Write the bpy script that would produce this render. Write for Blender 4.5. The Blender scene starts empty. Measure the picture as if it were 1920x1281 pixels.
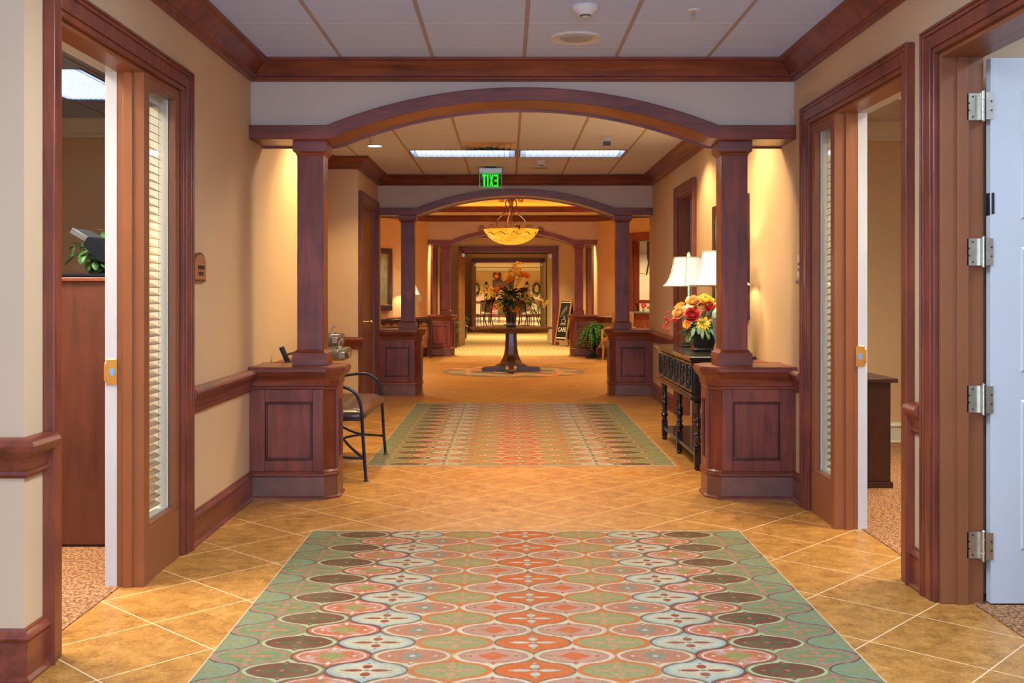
import bpy, math, random
from mathutils import Matrix, Vector
random.seed(7)
PI = math.pi
SC = bpy.context.scene
COL = SC.collection

# ------------------------------------------------------------------ layout
XL, XR, XC = -1.74, 1.94, 0.10        # corridor walls and centre line
CEIL = 2.96
A1, A2, A3 = 7.13, 14.13, 22.90       # the three arches

# ------------------------------------------------------------------ node helpers
class E:
    def __init__(s, nt, v): s.nt, s.v = nt, v
    def _op(s, op, *a):
        n = s.nt.nodes.new('ShaderNodeMath'); n.operation = op
        for i, x in enumerate((s,) + a):
            if isinstance(x, E): x = x.v
            if isinstance(x, (int, float)): n.inputs[i].default_value = x
            else: s.nt.links.new(x, n.inputs[i])
        return E(s.nt, n.outputs[0])
    def __add__(s, o): return s._op('ADD', o)
    __radd__ = __add__
    def __sub__(s, o): return s._op('SUBTRACT', o)
    def __rsub__(s, o): return (s * -1) + o
    def __mul__(s, o): return s._op('MULTIPLY', o)
    __rmul__ = __mul__
    def __truediv__(s, o): return s._op('DIVIDE', o)
    def abs(s): return s._op('ABSOLUTE')
    def cos(s): return s._op('COSINE')
    def sin(s): return s._op('SINE')
    def floor(s): return s._op('FLOOR')
    def fract(s): return s._op('FRACT')
    def lt(s, o): return s._op('LESS_THAN', o)
    def gt(s, o): return s._op('GREATER_THAN', o)
    def max(s, o): return s._op('MAXIMUM', o)
    def min(s, o): return s._op('MINIMUM', o)
    def sqrt(s): return s._op('SQRT')
    def mod(s, o): return s._op('FLOORED_MODULO', o)

def new_mat(name):
    m = bpy.data.materials.new(name); m.use_nodes = True
    nt = m.node_tree
    return m, nt, nt.nodes['Principled BSDF']

def setp(b, **k):
    names = {'base': 'Base Color', 'rough': 'Roughness', 'metal': 'Metallic', 'spec': 'Specular IOR Level',
             'coat': 'Coat Weight', 'em': 'Emission Color', 'ems': 'Emission Strength', 'alpha': 'Alpha',
             'trans': 'Transmission Weight', 'sss': 'Subsurface Weight', 'coatr': 'Coat Roughness'}
    for a, v in k.items():
        if a in ('base', 'em') and len(v) == 3: v = (*v, 1)
        b.inputs[names[a]].default_value = v

def coords(nt, scale=(1, 1, 1), rot=(0, 0, 0), kind='Object'):
    t = nt.nodes.new('ShaderNodeTexCoord'); mp = nt.nodes.new('ShaderNodeMapping')
    mp.inputs['Scale'].default_value = scale; mp.inputs['Rotation'].default_value = rot
    nt.links.new(t.outputs[kind], mp.inputs[0]); return mp.outputs[0]

def noise(nt, vec, scale, detail=3, rough=.5, dist=0):
    n = nt.nodes.new('ShaderNodeTexNoise'); n.inputs['Scale'].default_value = scale
    n.inputs['Detail'].default_value = detail; n.inputs['Roughness'].default_value = rough
    n.inputs['Distortion'].default_value = dist
    nt.links.new(vec, n.inputs['Vector']); return n.outputs['Fac']

def ramp(nt, fac, stops, interp='LINEAR'):
    r = nt.nodes.new('ShaderNodeValToRGB'); r.color_ramp.interpolation = interp
    el = r.color_ramp.elements
    while len(el) < len(stops): el.new(0.5)
    for e, (p, c) in zip(el, stops): e.position = p; e.color = (*c, 1)
    nt.links.new(fac.v if isinstance(fac, E) else fac, r.inputs[0]); return r.outputs[0]

def mix(nt, fac, a, b, mode='MIX'):
    n = nt.nodes.new('ShaderNodeMix'); n.data_type = 'RGBA'; n.blend_type = mode
    if isinstance(fac, E): fac = fac.v
    if isinstance(fac, (int, float)): n.inputs[0].default_value = fac
    else: nt.links.new(fac, n.inputs[0])
    for i, x in ((6, a), (7, b)):
        if isinstance(x, tuple): n.inputs[i].default_value = (*x, 1)
        else: nt.links.new(x, n.inputs[i])
    return n.outputs[2]

def bump(nt, b, h, strength=.2, dist=.01):
    n = nt.nodes.new('ShaderNodeBump'); n.inputs['Strength'].default_value = strength
    n.inputs['Distance'].default_value = dist
    nt.links.new(h.v if isinstance(h, E) else h, n.inputs['Height']); nt.links.new(n.outputs[0], b.inputs['Normal'])

def plain(name, base, rough=.5, var=.0, vscale=8, **k):
    m, nt, b = new_mat(name); setp(b, base=base, rough=rough, **k)
    v = coords(nt); f = noise(nt, v, vscale, 2)
    d = max(var, .04)
    c = ramp(nt, f, [(.3, tuple(x * (1 - d) for x in base)), (.7, tuple(min(1, x * (1 + d)) for x in base))])
    nt.links.new(c, b.inputs['Base Color']); return m

def wood(name, dark, light, axis='z', rough=.36, blotch=3.0, coat=.12):
    m, nt, b = new_mat(name)
    sc = {'z': (9, 9, .9), 'x': (.9, 9, 9), 'y': (9, .9, 9)}[axis]
    f1 = E(nt, noise(nt, coords(nt, sc), 2.2, 4, .6, .6))
    f2 = E(nt, noise(nt, coords(nt), blotch, 2, .5))
    sc3 = tuple(x * 5 for x in sc)
    f3 = E(nt, noise(nt, coords(nt, sc3), 3, 3, .6))
    f = f1 * .5 + f2 * .35 + f3 * .15
    mid = tuple((a + c) / 2 for a, c in zip(dark, light))
    c = ramp(nt, f, [(.32, dark), (.5, mid), (.66, light)])
    nt.links.new(c, b.inputs['Base Color']); setp(b, rough=rough, coat=coat, coatr=.15)
    bump(nt, b, f3, .05, .002); return m

M = {}
WD, WL_ = (.065, .011, .006), (.27, .056, .021)
for ax in 'xyz': M['wood_' + ax] = wood('mahogany_' + ax, WD, WL_, ax)
M['beadwood_shade'] = wood('bead_wood_shade', (.03, .006, .004), (.09, .018, .010), 'z', .3)  # bead darkened to paint in the shadow lines round the panels
M['table_wood'] = wood('table_wood', (.05, .018, .009), (.16, .065, .028), 'x', .25)
M['veneer'] = wood('veneer', (.055, .012, .008), (.12, .03, .016), 'z', .4)
M['darkcab'] = wood('dark_cabinet', (.022, .006, .005), (.05, .013, .009), 'z', .35)
M['oak'] = wood('oak', (.3, .13, .03), (.55, .27, .08), 'z', .4)
M['brown'] = plain('brown_frame_paint', (.235, .075, .024), .38, .06, 3)
M['blackwood'] = plain('black_lacquer', (.012, .011, .014), .25, .2, 20, coat=.4)
M['paint'] = plain('wall_paint', (.62, .42, .232), .6, .03, 1.5)
M['paint2'] = plain('header_paint', (.54, .43, .33), .6, .03, 1.5)
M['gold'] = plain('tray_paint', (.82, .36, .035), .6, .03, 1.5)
M['white'] = plain('white_paint', (.52, .53, .53), .35, .02, 2)
M['cream'] = plain('cream_trim', (.70, .66, .54), .4, .02, 2)
M['edgestrip'] = plain('edge_strip', (.50, .38, .22), .5)
M['silver'] = plain('satin_steel', (.55, .55, .53), .28, .05, 30, metal=1)
M['reflector'] = plain('reflector', (.10, .13, .18), .5, .05, 30)
M['bladem'] = plain('louver_blade', (.62, .68, .75), .35, .05, 30)
M['steel'] = plain('brushed_steel', (.30, .32, .34), .3, .1, 20, metal=1)
M['nickel'] = plain('hinge_nickel', (.62, .58, .45), .32, .08, 40, metal=1)
M['brass'] = plain('brass', (.75, .52, .18), .3, .05, 30, metal=1)
M['iron'] = plain('dark_iron', (.02, .025, .035), .35, .3, 30, metal=.4)
M['bronze'] = plain('aged_bronze', (.05, .022, .014), .45, .3, 30, metal=.3)
M['leather'] = plain('brown_leather', (.045, .018, .010), .32, .25, 12, coat=.3)
M['black'] = plain('black_plastic', (.012, .014, .018), .45, .1, 10)
M['matteblack'] = plain('matte_black', (.008, .009, .014), .9, .1, 10, spec=.1)
M['grey'] = plain('grey_plastic', (.075, .082, .09), .4, .1, 10)
M['kick'] = plain('kick_plate', (.20, .10, .072), .33, .12, 9, metal=.55)
M['celadon'] = plain('celadon_glaze', (.38, .60, .50), .2, .05, 9, coat=.5)
M['greyglaze'] = plain('grey_glaze', (.16, .20, .19), .3, .1, 9)
M['piping'] = plain('shade_piping', (.45, .38, .26), .7)
M['offwhite'] = plain('off_white_plastic', (.62, .60, .56), .45)
M['blue'] = plain('blue_patch', (.1, .35, .7), .5)
M['leaf'] = plain('leaf_green', (.045, .15, .03), .45, .45, 25)
M['leafdark'] = plain('leaf_dark', (.02, .06, .02), .5, .5, 25)
M['leafgrey'] = plain('leaf_grey_green', (.10, .19, .12), .5, .35, 25)
M['fern'] = plain('fern_green', (.055, .22, .035), .5, .4, 14)
M['fyellow'] = plain('petal_yellow', (.95, .60, .07), .55, .25, 30)
M['forange'] = plain('petal_orange', (.88, .32, .02), .55, .25, 30)
M['fpeach'] = plain('petal_peach', (.72, .36, .10), .55, .25, 30)
M['fred'] = plain('petal_red', (.42, .015, .015), .5, .3, 30)
M['fpink'] = plain('petal_coral', (.75, .06, .06), .5, .2, 30)
M['fmaroon'] = plain('petal_maroon', (.13, .02, .02), .6, .3, 30)
M['stem'] = plain('dry_stem', (.12, .06, .02), .7, .3, 30)
M['gfab'] = plain('gold_fabric', (.32, .14, .04), .8, .25, 30)
M['chairfab'] = plain('chair_fabric', (.50, .38, .28), .8, .1, 20)
M['cloth'] = plain('table_cloth', (.65, .62, .55), .8)
M['redcloth'] = plain('red_upholstery', (.55, .07, .04), .7, .1)
M['darkhole'] = plain('speaker_mesh', (.35, .36, .37), .7)
M['slat'] = plain('blind_slat', (.48, .35, .21), .5, .05, 4)

def emis(name, col, s, base=None):
    m, nt, b = new_mat(name); setp(b, base=base or col, em=col, ems=s, rough=.6); return m
M['tube'] = emis('tube_light', (.80, .90, 1.0), 2.5)
M['can'] = emis('can_light', (1, .93, .78), 4.0)
M['exit'] = emis('exit_green', (.0, .85, .02), 1.0, (0, .3, 0))
M['exitedge'] = emis('exit_edge', (.05, .75, .30), .5, (0, .3, .1))
M['shade'] = emis('lamp_shade', (1.0, .93, .80), .35, (.80, .78, .70))

def mk_glass(name, tint=(1, 1, 1), refl=.9):
    m = bpy.data.materials.new(name); m.use_nodes = True; nt = m.node_tree; nt.nodes.clear()
    o = nt.nodes.new('ShaderNodeOutputMaterial'); mx = nt.nodes.new('ShaderNodeMixShader')
    fr = nt.nodes.new('ShaderNodeFresnel'); fr.inputs[0].default_value = 1.45
    t = nt.nodes.new('ShaderNodeBsdfTransparent'); t.inputs[0].default_value = (*tint, 1)
    g = nt.nodes.new('ShaderNodeBsdfGlossy'); g.inputs['Roughness'].default_value = .01
    g.inputs[0].default_value = (refl, refl, refl, 1)
    gm = nt.nodes.new('ShaderNodeNewGeometry'); fac = E(nt, fr.outputs[0]) * (1 - E(nt, gm.outputs['Backfacing']))
    nt.links.new(fac.v, mx.inputs[0]); nt.links.new(t.outputs[0], mx.inputs[1])
    nt.links.new(g.outputs[0], mx.inputs[2]); nt.links.new(mx.outputs[0], o.inputs[0]); return m
M['glass'] = mk_glass('window_glass', (.93, .95, .94))

# amber bowl: emission, drifting veins
def mk_bowl():
    m, nt, b = new_mat('amber_glass')
    v = coords(nt); f = noise(nt, v, 7, 4, .6, 1.2)
    c = ramp(nt, f, [(.3, (.75, .25, .01)), (.55, (.95, .42, .02)), (.8, (1, .70, .25))])
    nt.links.new(c, b.inputs['Base Color']); nt.links.new(c, b.inputs['Emission Color'])
    setp(b, rough=.3, ems=.75); return m
M['bowl'] = mk_bowl()

def mk_ceiling(name, xo, yo, base=(.60, .60, .60), bar=(.36, .31, .28)):
    m, nt, b = new_mat(name)
    sp = nt.nodes.new('ShaderNodeSeparateXYZ'); nt.links.new(coords(nt), sp.inputs[0])
    x = (E(nt, sp.outputs[0]) - xo) / .61; y = (E(nt, sp.outputs[1]) - yo) / .605
    dx = ((x + .5).fract() - .5).abs() * .61; dy = ((y + .5).fract() - .5).abs() * .605
    n = noise(nt, coords(nt), 60, 3)
    c = ramp(nt, n, [(.3, tuple(k * .97 for k in base)), (.7, base)])
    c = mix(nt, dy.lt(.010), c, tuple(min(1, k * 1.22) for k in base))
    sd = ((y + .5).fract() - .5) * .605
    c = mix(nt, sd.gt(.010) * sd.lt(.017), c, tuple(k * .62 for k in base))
    c = mix(nt, dx.lt(.013), c, bar)
    nt.links.new(c, b.inputs['Base Color']); setp(b, rough=.85)
    bump(nt, b, n, .15, .003); return m
M['ceil1'] = mk_ceiling('ceiling_tiles_cool_lit', .11, 6.14, (.46, .59, .90), (.32, .29, .31))  # cool light painted into the base colour of white tiles
M['ceil2'] = mk_ceiling('ceiling_tiles_warm', .11, 11.60, (.70, .69, .72), (.42, .31, .19))
M['plaster'] = plain('soffit_plaster', (.72, .60, .38), .7)

def mk_floor():
    m, nt, b = new_mat('floor_tile')
    v = coords(nt)
    sp = nt.nodes.new('ShaderNodeSeparateXYZ'); nt.links.new(v, sp.inputs[0])
    X = E(nt, sp.outputs[0]) - 1.763; Y = E(nt, sp.outputs[1]) - 4.56
    u = (X * .684 + Y * .729) / .4615; w = (Y * .684 - X * .729) / .4615
    fu = ((u + .5).fract() - .5).abs() * .4615; fw = ((w + .5).fract() - .5).abs() * .4615
    g = fu.min(fw).lt(.0032)
    cell = (u + .5).floor() * 12.9898 + (w + .5).floor() * 78.233
    r = (cell.sin() * 43758.5).fract()
    n1 = E(nt, noise(nt, v, 11, 6, .7, .5)); n2 = E(nt, noise(nt, v, 60, 5, .8))
    f = n1 * .50 + n2 * .50 + r * .05 - .025
    c = ramp(nt, f, [(.33, (.14, .048, .008)), (.44, (.32, .135, .024)), (.54, (.45, .205, .042)), (.67, (.63, .33, .09))])
    c = mix(nt, g, c, (.72, .48, .24))
    nt.links.new(c, b.inputs['Base Color'])
    rr = g * .35 + n2 * .14 + .30
    nt.links.new(rr.v, b.inputs['Roughness']); setp(b, spec=.4)
    bump(nt, b, f - g * .3, .12, .004); return m
M['floor'] = mk_floor()

def mk_rug():
    m, nt, b = new_mat('ogee_carpet')
    v = coords(nt)
    sp = nt.nodes.new('ShaderNodeSeparateXYZ'); nt.links.new(v, sp.inputs[0])
    wob = E(nt, noise(nt, v, 30, 2)) - .5
    P = .155
    x = E(nt, sp.outputs[0]) - XC + wob * .006
    y = E(nt, sp.outputs[1]) - 6.055 + wob * .006
    # two families of ogees
    ux = ((x / (2 * P) + .5).fract() - .5) * 2            # -1..1 about even columns
    vy = (y * (PI / P)).cos()                             # 1 on even centres
    cv = vy.abs().max(.0005)
    sgn = vy.gt(0) * 2 - 1
    PW = .66
    h = cv._op('POWER', PW) * sgn * .5 + .5 - ux.abs()
    gy = (cv.max(.12)._op('POWER', PW - 1)) * (1 - vy * vy).max(0).sqrt() * (.5 * PW * PI / P)
    gl = (gy * gy + (1 / P) ** 2).sqrt()
    even = h.gt(0)
    mm = h.abs() / gl
    ke = (x / (2 * P) + .5).floor() * 2
    ko = (x / (2 * P)).floor() * 2 + 1
    k = ke * even + ko * (1 - even)
    dx = x - k * P
    yy = (y / (2 * P) + (1 - even) * .5 + .5).fract() - .5
    dy = yy * (2 * P)
    t = (k.abs() + .5) / 9
    def pal(cols): return ramp(nt, t, [(i / 9, c) for i, c in enumerate(cols)], 'CONSTANT')
    cream, blue = (.66, .52, .33), (.36, .42, .34)
    line = pal([(.20, .13, .06), (.60, .45, .26), (.60, .17, .05), (.42, .27, .11), (.20, .09, .06), (.16, .07, .045), (.26, .25, .08), (.24, .27, .10), (.17, .08, .07)])
    ring = pal([(.60, .14, .035), cream, (.62, .16, .04), cream, blue, (.60, .16, .07), (.50, .48, .28), (.50, .17, .12), (.26, .30, .16)])
    ring2 = pal([(.60, .14, .035), (.48, .20, .12), (.36, .30, .10), (.55, .22, .11), (.45, .48, .36), (.62, .58, .48), (.19, .10, .05), (.24, .30, .18), (.20, .28, .19)])
    body = pal([(.62, .13, .03), (.55, .27, .17), (.33, .29, .11), (.48, .19, .10), (.60, .50, .30), (.58, .15, .05), (.20, .070, .035), (.22, .25, .09), (.27, .30, .14)])
    pet = pal([(.48, .48, .34), (.60, .14, .04), (.55, .26, .13), (.20, .27, .17), (.36, .075, .045), (.32, .28, .08), (.10, .13, .05), (.55, .20, .11), (.33, .27, .10)])
    dot = pal([(.28, .38, .33), (.45, .10, .04), (.55, .26, .13), (.50, .48, .36), (.30, .28, .12), (.62, .58, .48), (.42, .16, .06), (.25, .32, .2), (.3, .3, .15)])
    c = mix(nt, mm.gt(.008), line, ring)
    c = mix(nt, mm.gt(.021), c, ring2)
    mott = E(nt, noise(nt, v, 14, 2)); foil = ((dx.abs() - .055).abs().lt(.012)) * .006
    c = mix(nt, mm.gt(foil + .029), c, body)
    c = mix(nt, mm.gt(.026) * (mott - .44).max(0) * 2.0, c, ring2)
    is1 = (k.abs() - 1).abs().lt(.5)
    c = mix(nt, is1 * mm.gt(.040) * mm.lt(.046), c, (.34, .26, .12))
    # four petals, or diamond, or ring
    ax = dx.abs() - .050; ay = dy.abs() - .040
    p4 = (ax * ax / .00130 + dy * dy / .00016).lt(1).max((ay * ay / .00036 + dx * dx / .00034).lt(1))
    dia = (dx.abs() / .062 + dy.abs() / .046).lt(1)
    rr = (dx * dx + dy * dy).sqrt()
    rg = rr.gt(.020) * rr.lt(.038)
    ka = k.abs()
    is15 = (ka - 1).abs().lt(.5).max((ka - 5).abs().lt(.5)); is3 = (ka - 3).abs().lt(.5)
    msk = is15 * dia + is3 * rg + (1 - is15) * (1 - is3) * p4
    c = mix(nt, msk, c, pet)
    # little dots
    ex = dx.abs() - .088; ey = dy.abs() - .072
    dots = ((ex * ex + dy * dy) .lt(.00006)).max((ey * ey + dx * dx).lt(.00005)).max((rr.lt(.011)))
    c = mix(nt, dots * (1 - is15 * rr.lt(.02)), c, dot)
    # greener towards the edges, wear and yarn
    n1 = E(nt, noise(nt, v, 5, 3)); n2 = E(nt, noise(nt, coords(nt, (1, 1, 1)), 420, 2)); n3 = E(nt, noise(nt, v, 55, 3))
    c = mix(nt, (n1 - .40) * .9, c, (.32, .24, .11))
    br = n2 * .42 + n3 * .30 + .25
    cc = nt.nodes.new('ShaderNodeMix'); cc.data_type = 'RGBA'; cc.blend_type = 'MULTIPLY'; cc.inputs[0].default_value = 1
    nt.links.new(c, cc.inputs[6]); nt.links.new(br.v, cc.inputs[7])
    nt.links.new(cc.outputs[2], b.inputs['Base Color']); setp(b, rough=.95, spec=.1)
    bump(nt, b, n2, .4, .003); return m
M['rug'] = mk_rug()

def mk_officecarpet():
    m, nt, b = new_mat('loop_carpet')
    v = coords(nt); w = nt.nodes.new('ShaderNodeTexVoronoi'); w.inputs['Scale'].default_value = 75
    nt.links.new(coords(nt, (1, .6, 1), (0, 0, .6)), w.inputs['Vector'])
    c = ramp(nt, w.outputs['Distance'], [(.1, (.52, .27, .11)), (.45, (.30, .13, .045)), (.8, (.12, .045, .016))])
    nt.links.new(c, b.inputs['Base Color']); setp(b, rough=.95)
    bump(nt, b, w.outputs['Distance'], .4, .004); return m
M['ocarpet'] = mk_officecarpet()

def mk_farcarpet():
    m, nt, b = new_mat('tile_carpet')
    v = coords(nt); sp = nt.nodes.new('ShaderNodeSeparateXYZ'); nt.links.new(v, sp.inputs[0])
    x = (E(nt, sp.outputs[0]) - XC); y = E(nt, sp.outputs[1])
    cx = (x / 1.15 + .5).floor(); cy = (y / 1.4).floor()
    par = (cx + cy).mod(2)
    side = x.abs().gt(.95)
    st = ((x * 9).fract()).gt(.5)
    n = noise(nt, v, 5, 3)
    c = mix(nt, st, (.42, .27, .11), (.52, .38, .18))
    c = mix(nt, par, (.50, .33, .14), c)
    c = mix(nt, side * (1 - par), c, (.34, .38, .17))
    c = mix(nt, n, c, (.45, .28, .11))
    nt.links.new(c, b.inputs['Base Color']); setp(b, rough=.9); return m
M['fcarpet'] = mk_farcarpet()

def mk_medallion():
    m, nt, b = new_mat('medallion')
    v = coords(nt); sp = nt.nodes.new('ShaderNodeSeparateXYZ'); nt.links.new(v, sp.inputs[0])
    x = E(nt, sp.outputs[0]) - XC; y = E(nt, sp.outputs[1]) - 18.5
    r = (x * x + y * y).sqrt()
    s = ((r * 9).sin() * .3 + (x * 8).sin() * (y * 8).sin() * .5 + .5)
    c = ramp(nt, s, [(.2, (.16, .12, .06)), (.4, (.45, .14, .04)), (.6, (.55, .25, .08)), (.8, (.22, .22, .12))], 'CONSTANT')
    nt.links.new(c, b.inputs['Base Color']); setp(b, rough=.85); return m
M['medal'] = mk_medallion()

def mk_granite():
    m, nt, b = new_mat('red_granite')
    n = noise(nt, coords(nt), 14, 5, .7, 1.5)
    c = ramp(nt, n, [(.35, (.16, .03, .02)), (.55, (.30, .07, .035)), (.66, (.62, .40, .22))])
    nt.links.new(c, b.inputs['Base Color']); setp(b, rough=.3); return m
M['granite'] = mk_granite()
def mk_paint(name, cols, scale):
    m, nt, b = new_mat(name)
    n = noise(nt, coords(nt), scale, 5, .6, .8)
    c = ramp(nt, n, [(.25 + .5 * i / max(1, len(cols) - 1), q) for i, q in enumerate(cols)])
    nt.links.new(c, b.inputs['Base Color']); setp(b, rough=.3); return m
M['landscape'] = mk_paint('landscape_canvas', [(.02, .03, .02), (.10, .12, .05), (.25, .25, .20), (.10, .14, .18)], 3)
M['picture'] = mk_paint('dark_picture', [(.03, .025, .03), (.16, .12, .11), (.06, .05, .06)], 4)

# ------------------------------------------------------------------ mesh builder
class MB:
    def __init__(s, xf=None): s.v, s.f, s.xf = [], [], xf
    def _add(s, vs, fs):
        o = len(s.v)
        for p in vs:
            p = Vector(p)
            if s.xf: p = s.xf @ p
            s.v.append(tuple(p))
        s.f += [tuple(i + o for i in f) for f in fs]
        return s
    def box(s, x0, x1, y0, y1, z0, z1):
        if x0 > x1: x0, x1 = x1, x0
        if y0 > y1: y0, y1 = y1, y0
        v = [(x, y, z) for z in (z0, z1) for y in (y0, y1) for x in (x0, x1)]
        return s._add(v, [(0, 2, 3, 1), (4, 5, 7, 6), (0, 1, 5, 4), (2, 6, 7, 3), (0, 4, 6, 2), (1, 3, 7, 5)])
    def strip(s, rows, cap=False):           # rows: list of closed loops of equal length
        n = len(rows[0]); vs = [p for r in rows for p in r]; fs = []
        for i in range(len(rows) - 1):
            for j in range(n):
                a, b = i * n + j, i * n + (j + 1) % n
                fs.append((a, b, b + n, a + n))
        if cap: fs += [tuple(range(n - 1, -1, -1)), tuple((len(rows) - 1) * n + j for j in range(n))]
        return s._add(vs, fs)
    def open_strip(s, rows):
        n = len(rows[0]); vs = [p for r in rows for p in r]; fs = []
        for i in range(len(rows) - 1):
            for j in range(n - 1):
                a = i * n + j; fs.append((a, a + 1, a + 1 + n, a + n))
        return s._add(vs, fs)
    def prism(s, poly, y0, y1, plane='xz'):  # poly in plane, extruded along the third axis
        f = {'xz': lambda p, t: (p[0], t, p[1]), 'xy': lambda p, t: (p[0], p[1], t), 'yz': lambda p, t: (t, p[0], p[1])}[plane]
        return s.strip([[f(p, y0) for p in poly], [f(p, y1) for p in poly]], True)
    def sqstack(s, cx, cy, pts):
        return s.strip([[(cx - h, cy - h, z), (cx + h, cy - h, z), (cx + h, cy + h, z), (cx - h, cy + h, z)] for z, h in pts], True)
    def lathe(s, cx, cy, pts, n=28, cap=True, ang0=0):
        return s.strip([[(cx + r * math.cos(ang0 + 2 * PI * k / n), cy + r * math.sin(ang0 + 2 * PI * k / n), z) for k in range(n)] for r, z in pts], cap)
    def tube(s, pts, r, n=8, cap=True):
        pts = [Vector(p) for p in pts]; rs = r if isinstance(r, (list, tuple)) else [r] * len(pts)
        rows = []; up = None
        for i, p in enumerate(pts):
            t = (pts[min(i + 1, len(pts) - 1)] - pts[max(i - 1, 0)]).normalized()
            if up is None:
                up = Vector((0, 0, 1)) if abs(t.z) < .9 else Vector((1, 0, 0))
            a = (up - t * up.dot(t)).normalized(); b = t.cross(a); up = a
            rows.append([p + (a * math.cos(2 * PI * k / n) + b * math.sin(2 * PI * k / n)) * rs[i] for k in range(n)])
        return s.strip(rows, cap)
    def sweep(s, path, prof, closed=False):  # prof: (d, z), d = distance to the right-hand side of the path; closed loop profile
        n = len(path); rows = []
        P = [Vector(p).to_2d() for p in path]
        for i in range(n):
            def nrm(a, b):
                d = (b - a).normalized(); return Vector((d.y, -d.x))
            if closed: n1, n2 = nrm(P[i - 1], P[i]), nrm(P[i], P[(i + 1) % n])
            else:
                n1 = nrm(P[i - 1], P[i]) if i > 0 else nrm(P[0], P[1])
                n2 = nrm(P[i], P[i + 1]) if i < n - 1 else n1
            m_ = (n1 + n2).normalized(); m_ = m_ / max(.2, m_.dot(n1))
            rows.append([(P[i].x + m_.x * d, P[i].y + m_.y * d, z) for d, z in prof])
        if closed: rows.append(rows[0])
        return s.strip(rows, not closed)
    def sphere(s, c, r, n=10, sz=1):
        pts = [(max(1e-4, r * math.sin(PI * k / n)), c[2] - r * sz * math.cos(PI * k / n)) for k in range(n + 1)]
        return s.lathe(c[0], c[1], pts, n * 2 if n < 8 else 16)
    def slab(s, u0, u1, v0, v1, t0, t1, holes, plane='xy'):
        us = sorted({u0, u1, *[h[0] for h in holes], *[h[1] for h in holes]}); us = [u for u in us if u0 <= u <= u1]
        vs = sorted({v0, v1, *[h[2] for h in holes], *[h[3] for h in holes]}); vs = [v for v in vs if v0 <= v <= v1]
        f = {'xy': lambda u, v, t: (u, v, t), 'yz': lambda u, v, t: (t, u, v), 'xz': lambda u, v, t: (u, t, v)}[plane]
        solid = {}
        for i in range(len(us) - 1):
            for j in range(len(vs) - 1):
                cu, cv = (us[i] + us[i + 1]) / 2, (vs[j] + vs[j + 1]) / 2
                solid[i, j] = not any(h[0] < cu < h[1] and h[2] < cv < h[3] for h in holes)
        idx = {}; V = []; F = []
        def vid(i, j, t):
            if (i, j, t) not in idx: idx[i, j, t] = len(V); V.append(f(us[i], vs[j], (t0, t1)[t]))
            return idx[i, j, t]
        for (i, j), so in solid.items():
            if not so: continue
            F.append((vid(i, j, 0), vid(i, j + 1, 0), vid(i + 1, j + 1, 0), vid(i + 1, j, 0)))
            F.append((vid(i, j, 1), vid(i + 1, j, 1), vid(i + 1, j + 1, 1), vid(i, j + 1, 1)))
            for di, dj, a, b in ((0, -1, (i, j), (i + 1, j)), (1, 0, (i + 1, j), (i + 1, j + 1)), (0, 1, (i + 1, j + 1), (i, j + 1)), (-1, 0, (i, j + 1), (i, j))):
                if not solid.get((i + di, j + dj), False):
                    F.append((vid(*a, 0), vid(*b, 0), vid(*b, 1), vid(*a, 1)))
        return s._add(V, F)
    def build(s, name, mat, parent=None, angle=35, bevel=0, solid=0):
        me = bpy.data.meshes.new(name); me.from_pydata(s.v, [], s.f); me.update()
        import bmesh
        bm = bmesh.new(); bm.from_mesh(me); bmesh.ops.recalc_face_normals(bm, faces=bm.faces) if not solid else None
        bm.to_mesh(me); bm.free()
        for p in me.polygons: p.use_smooth = True
        try: me.set_sharp_from_angle(angle=math.radians(angle))
        except Exception: pass
        mm = M[mat] if isinstance(mat, str) else mat
        me.materials.append(mm)
        o = bpy.data.objects.new(name, me); COL.objects.link(o)
        if parent is not None:
            o.parent = parent
            if parent.type == 'EMPTY': o.matrix_parent_inverse = parent.matrix_basis.inverted()
        if bevel:
            b = o.modifiers.new('bevel', 'BEVEL'); b.width = bevel; b.segments = 2; b.limit_method = 'ANGLE'; b.angle_limit = math.radians(40)
        if solid:
            b = o.modifiers.new('solidify', 'SOLIDIFY'); b.thickness = solid
        return o

def tag(o, label=None, cat=None, group=None, kind=None):
    if label: o['label'] = label
    if cat: o['category'] = cat
    if group: o['group'] = group
    if kind: o['kind'] = kind
    return o
def root(name, loc, label, cat, group=None, kind=None):
    o = bpy.data.objects.new(name, None); COL.objects.link(o); o.location = loc; o.empty_display_size = .1
    return tag(o, label, cat, group, kind)
def struct(name, mb, mat, label=None, parent=None, **k):
    o = mb.build(name, mat, parent, **k)
    if parent is None: tag(o, label, None, None, 'structure')
    return o
def sroot(name, loc, label=None):
    o = root(name, loc, label, None, None, 'structure'); return o
def copy_thing(o, mat_world, label=None, group=None):
    c = o.copy(); COL.objects.link(c); c.matrix_world = mat_world
    if label: c['label'] = label
    if group: c['group'] = group
    def rec(src, dst):
        for ch in list(src.children):
            d = ch.copy(); COL.objects.link(d); d.parent = dst; rec(ch, d)
    rec(o, c); return c
def T(x, y, z, rz=0): return Matrix.Translation((x, y, z)) @ Matrix.Rotation(rz, 4, 'Z')

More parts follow.
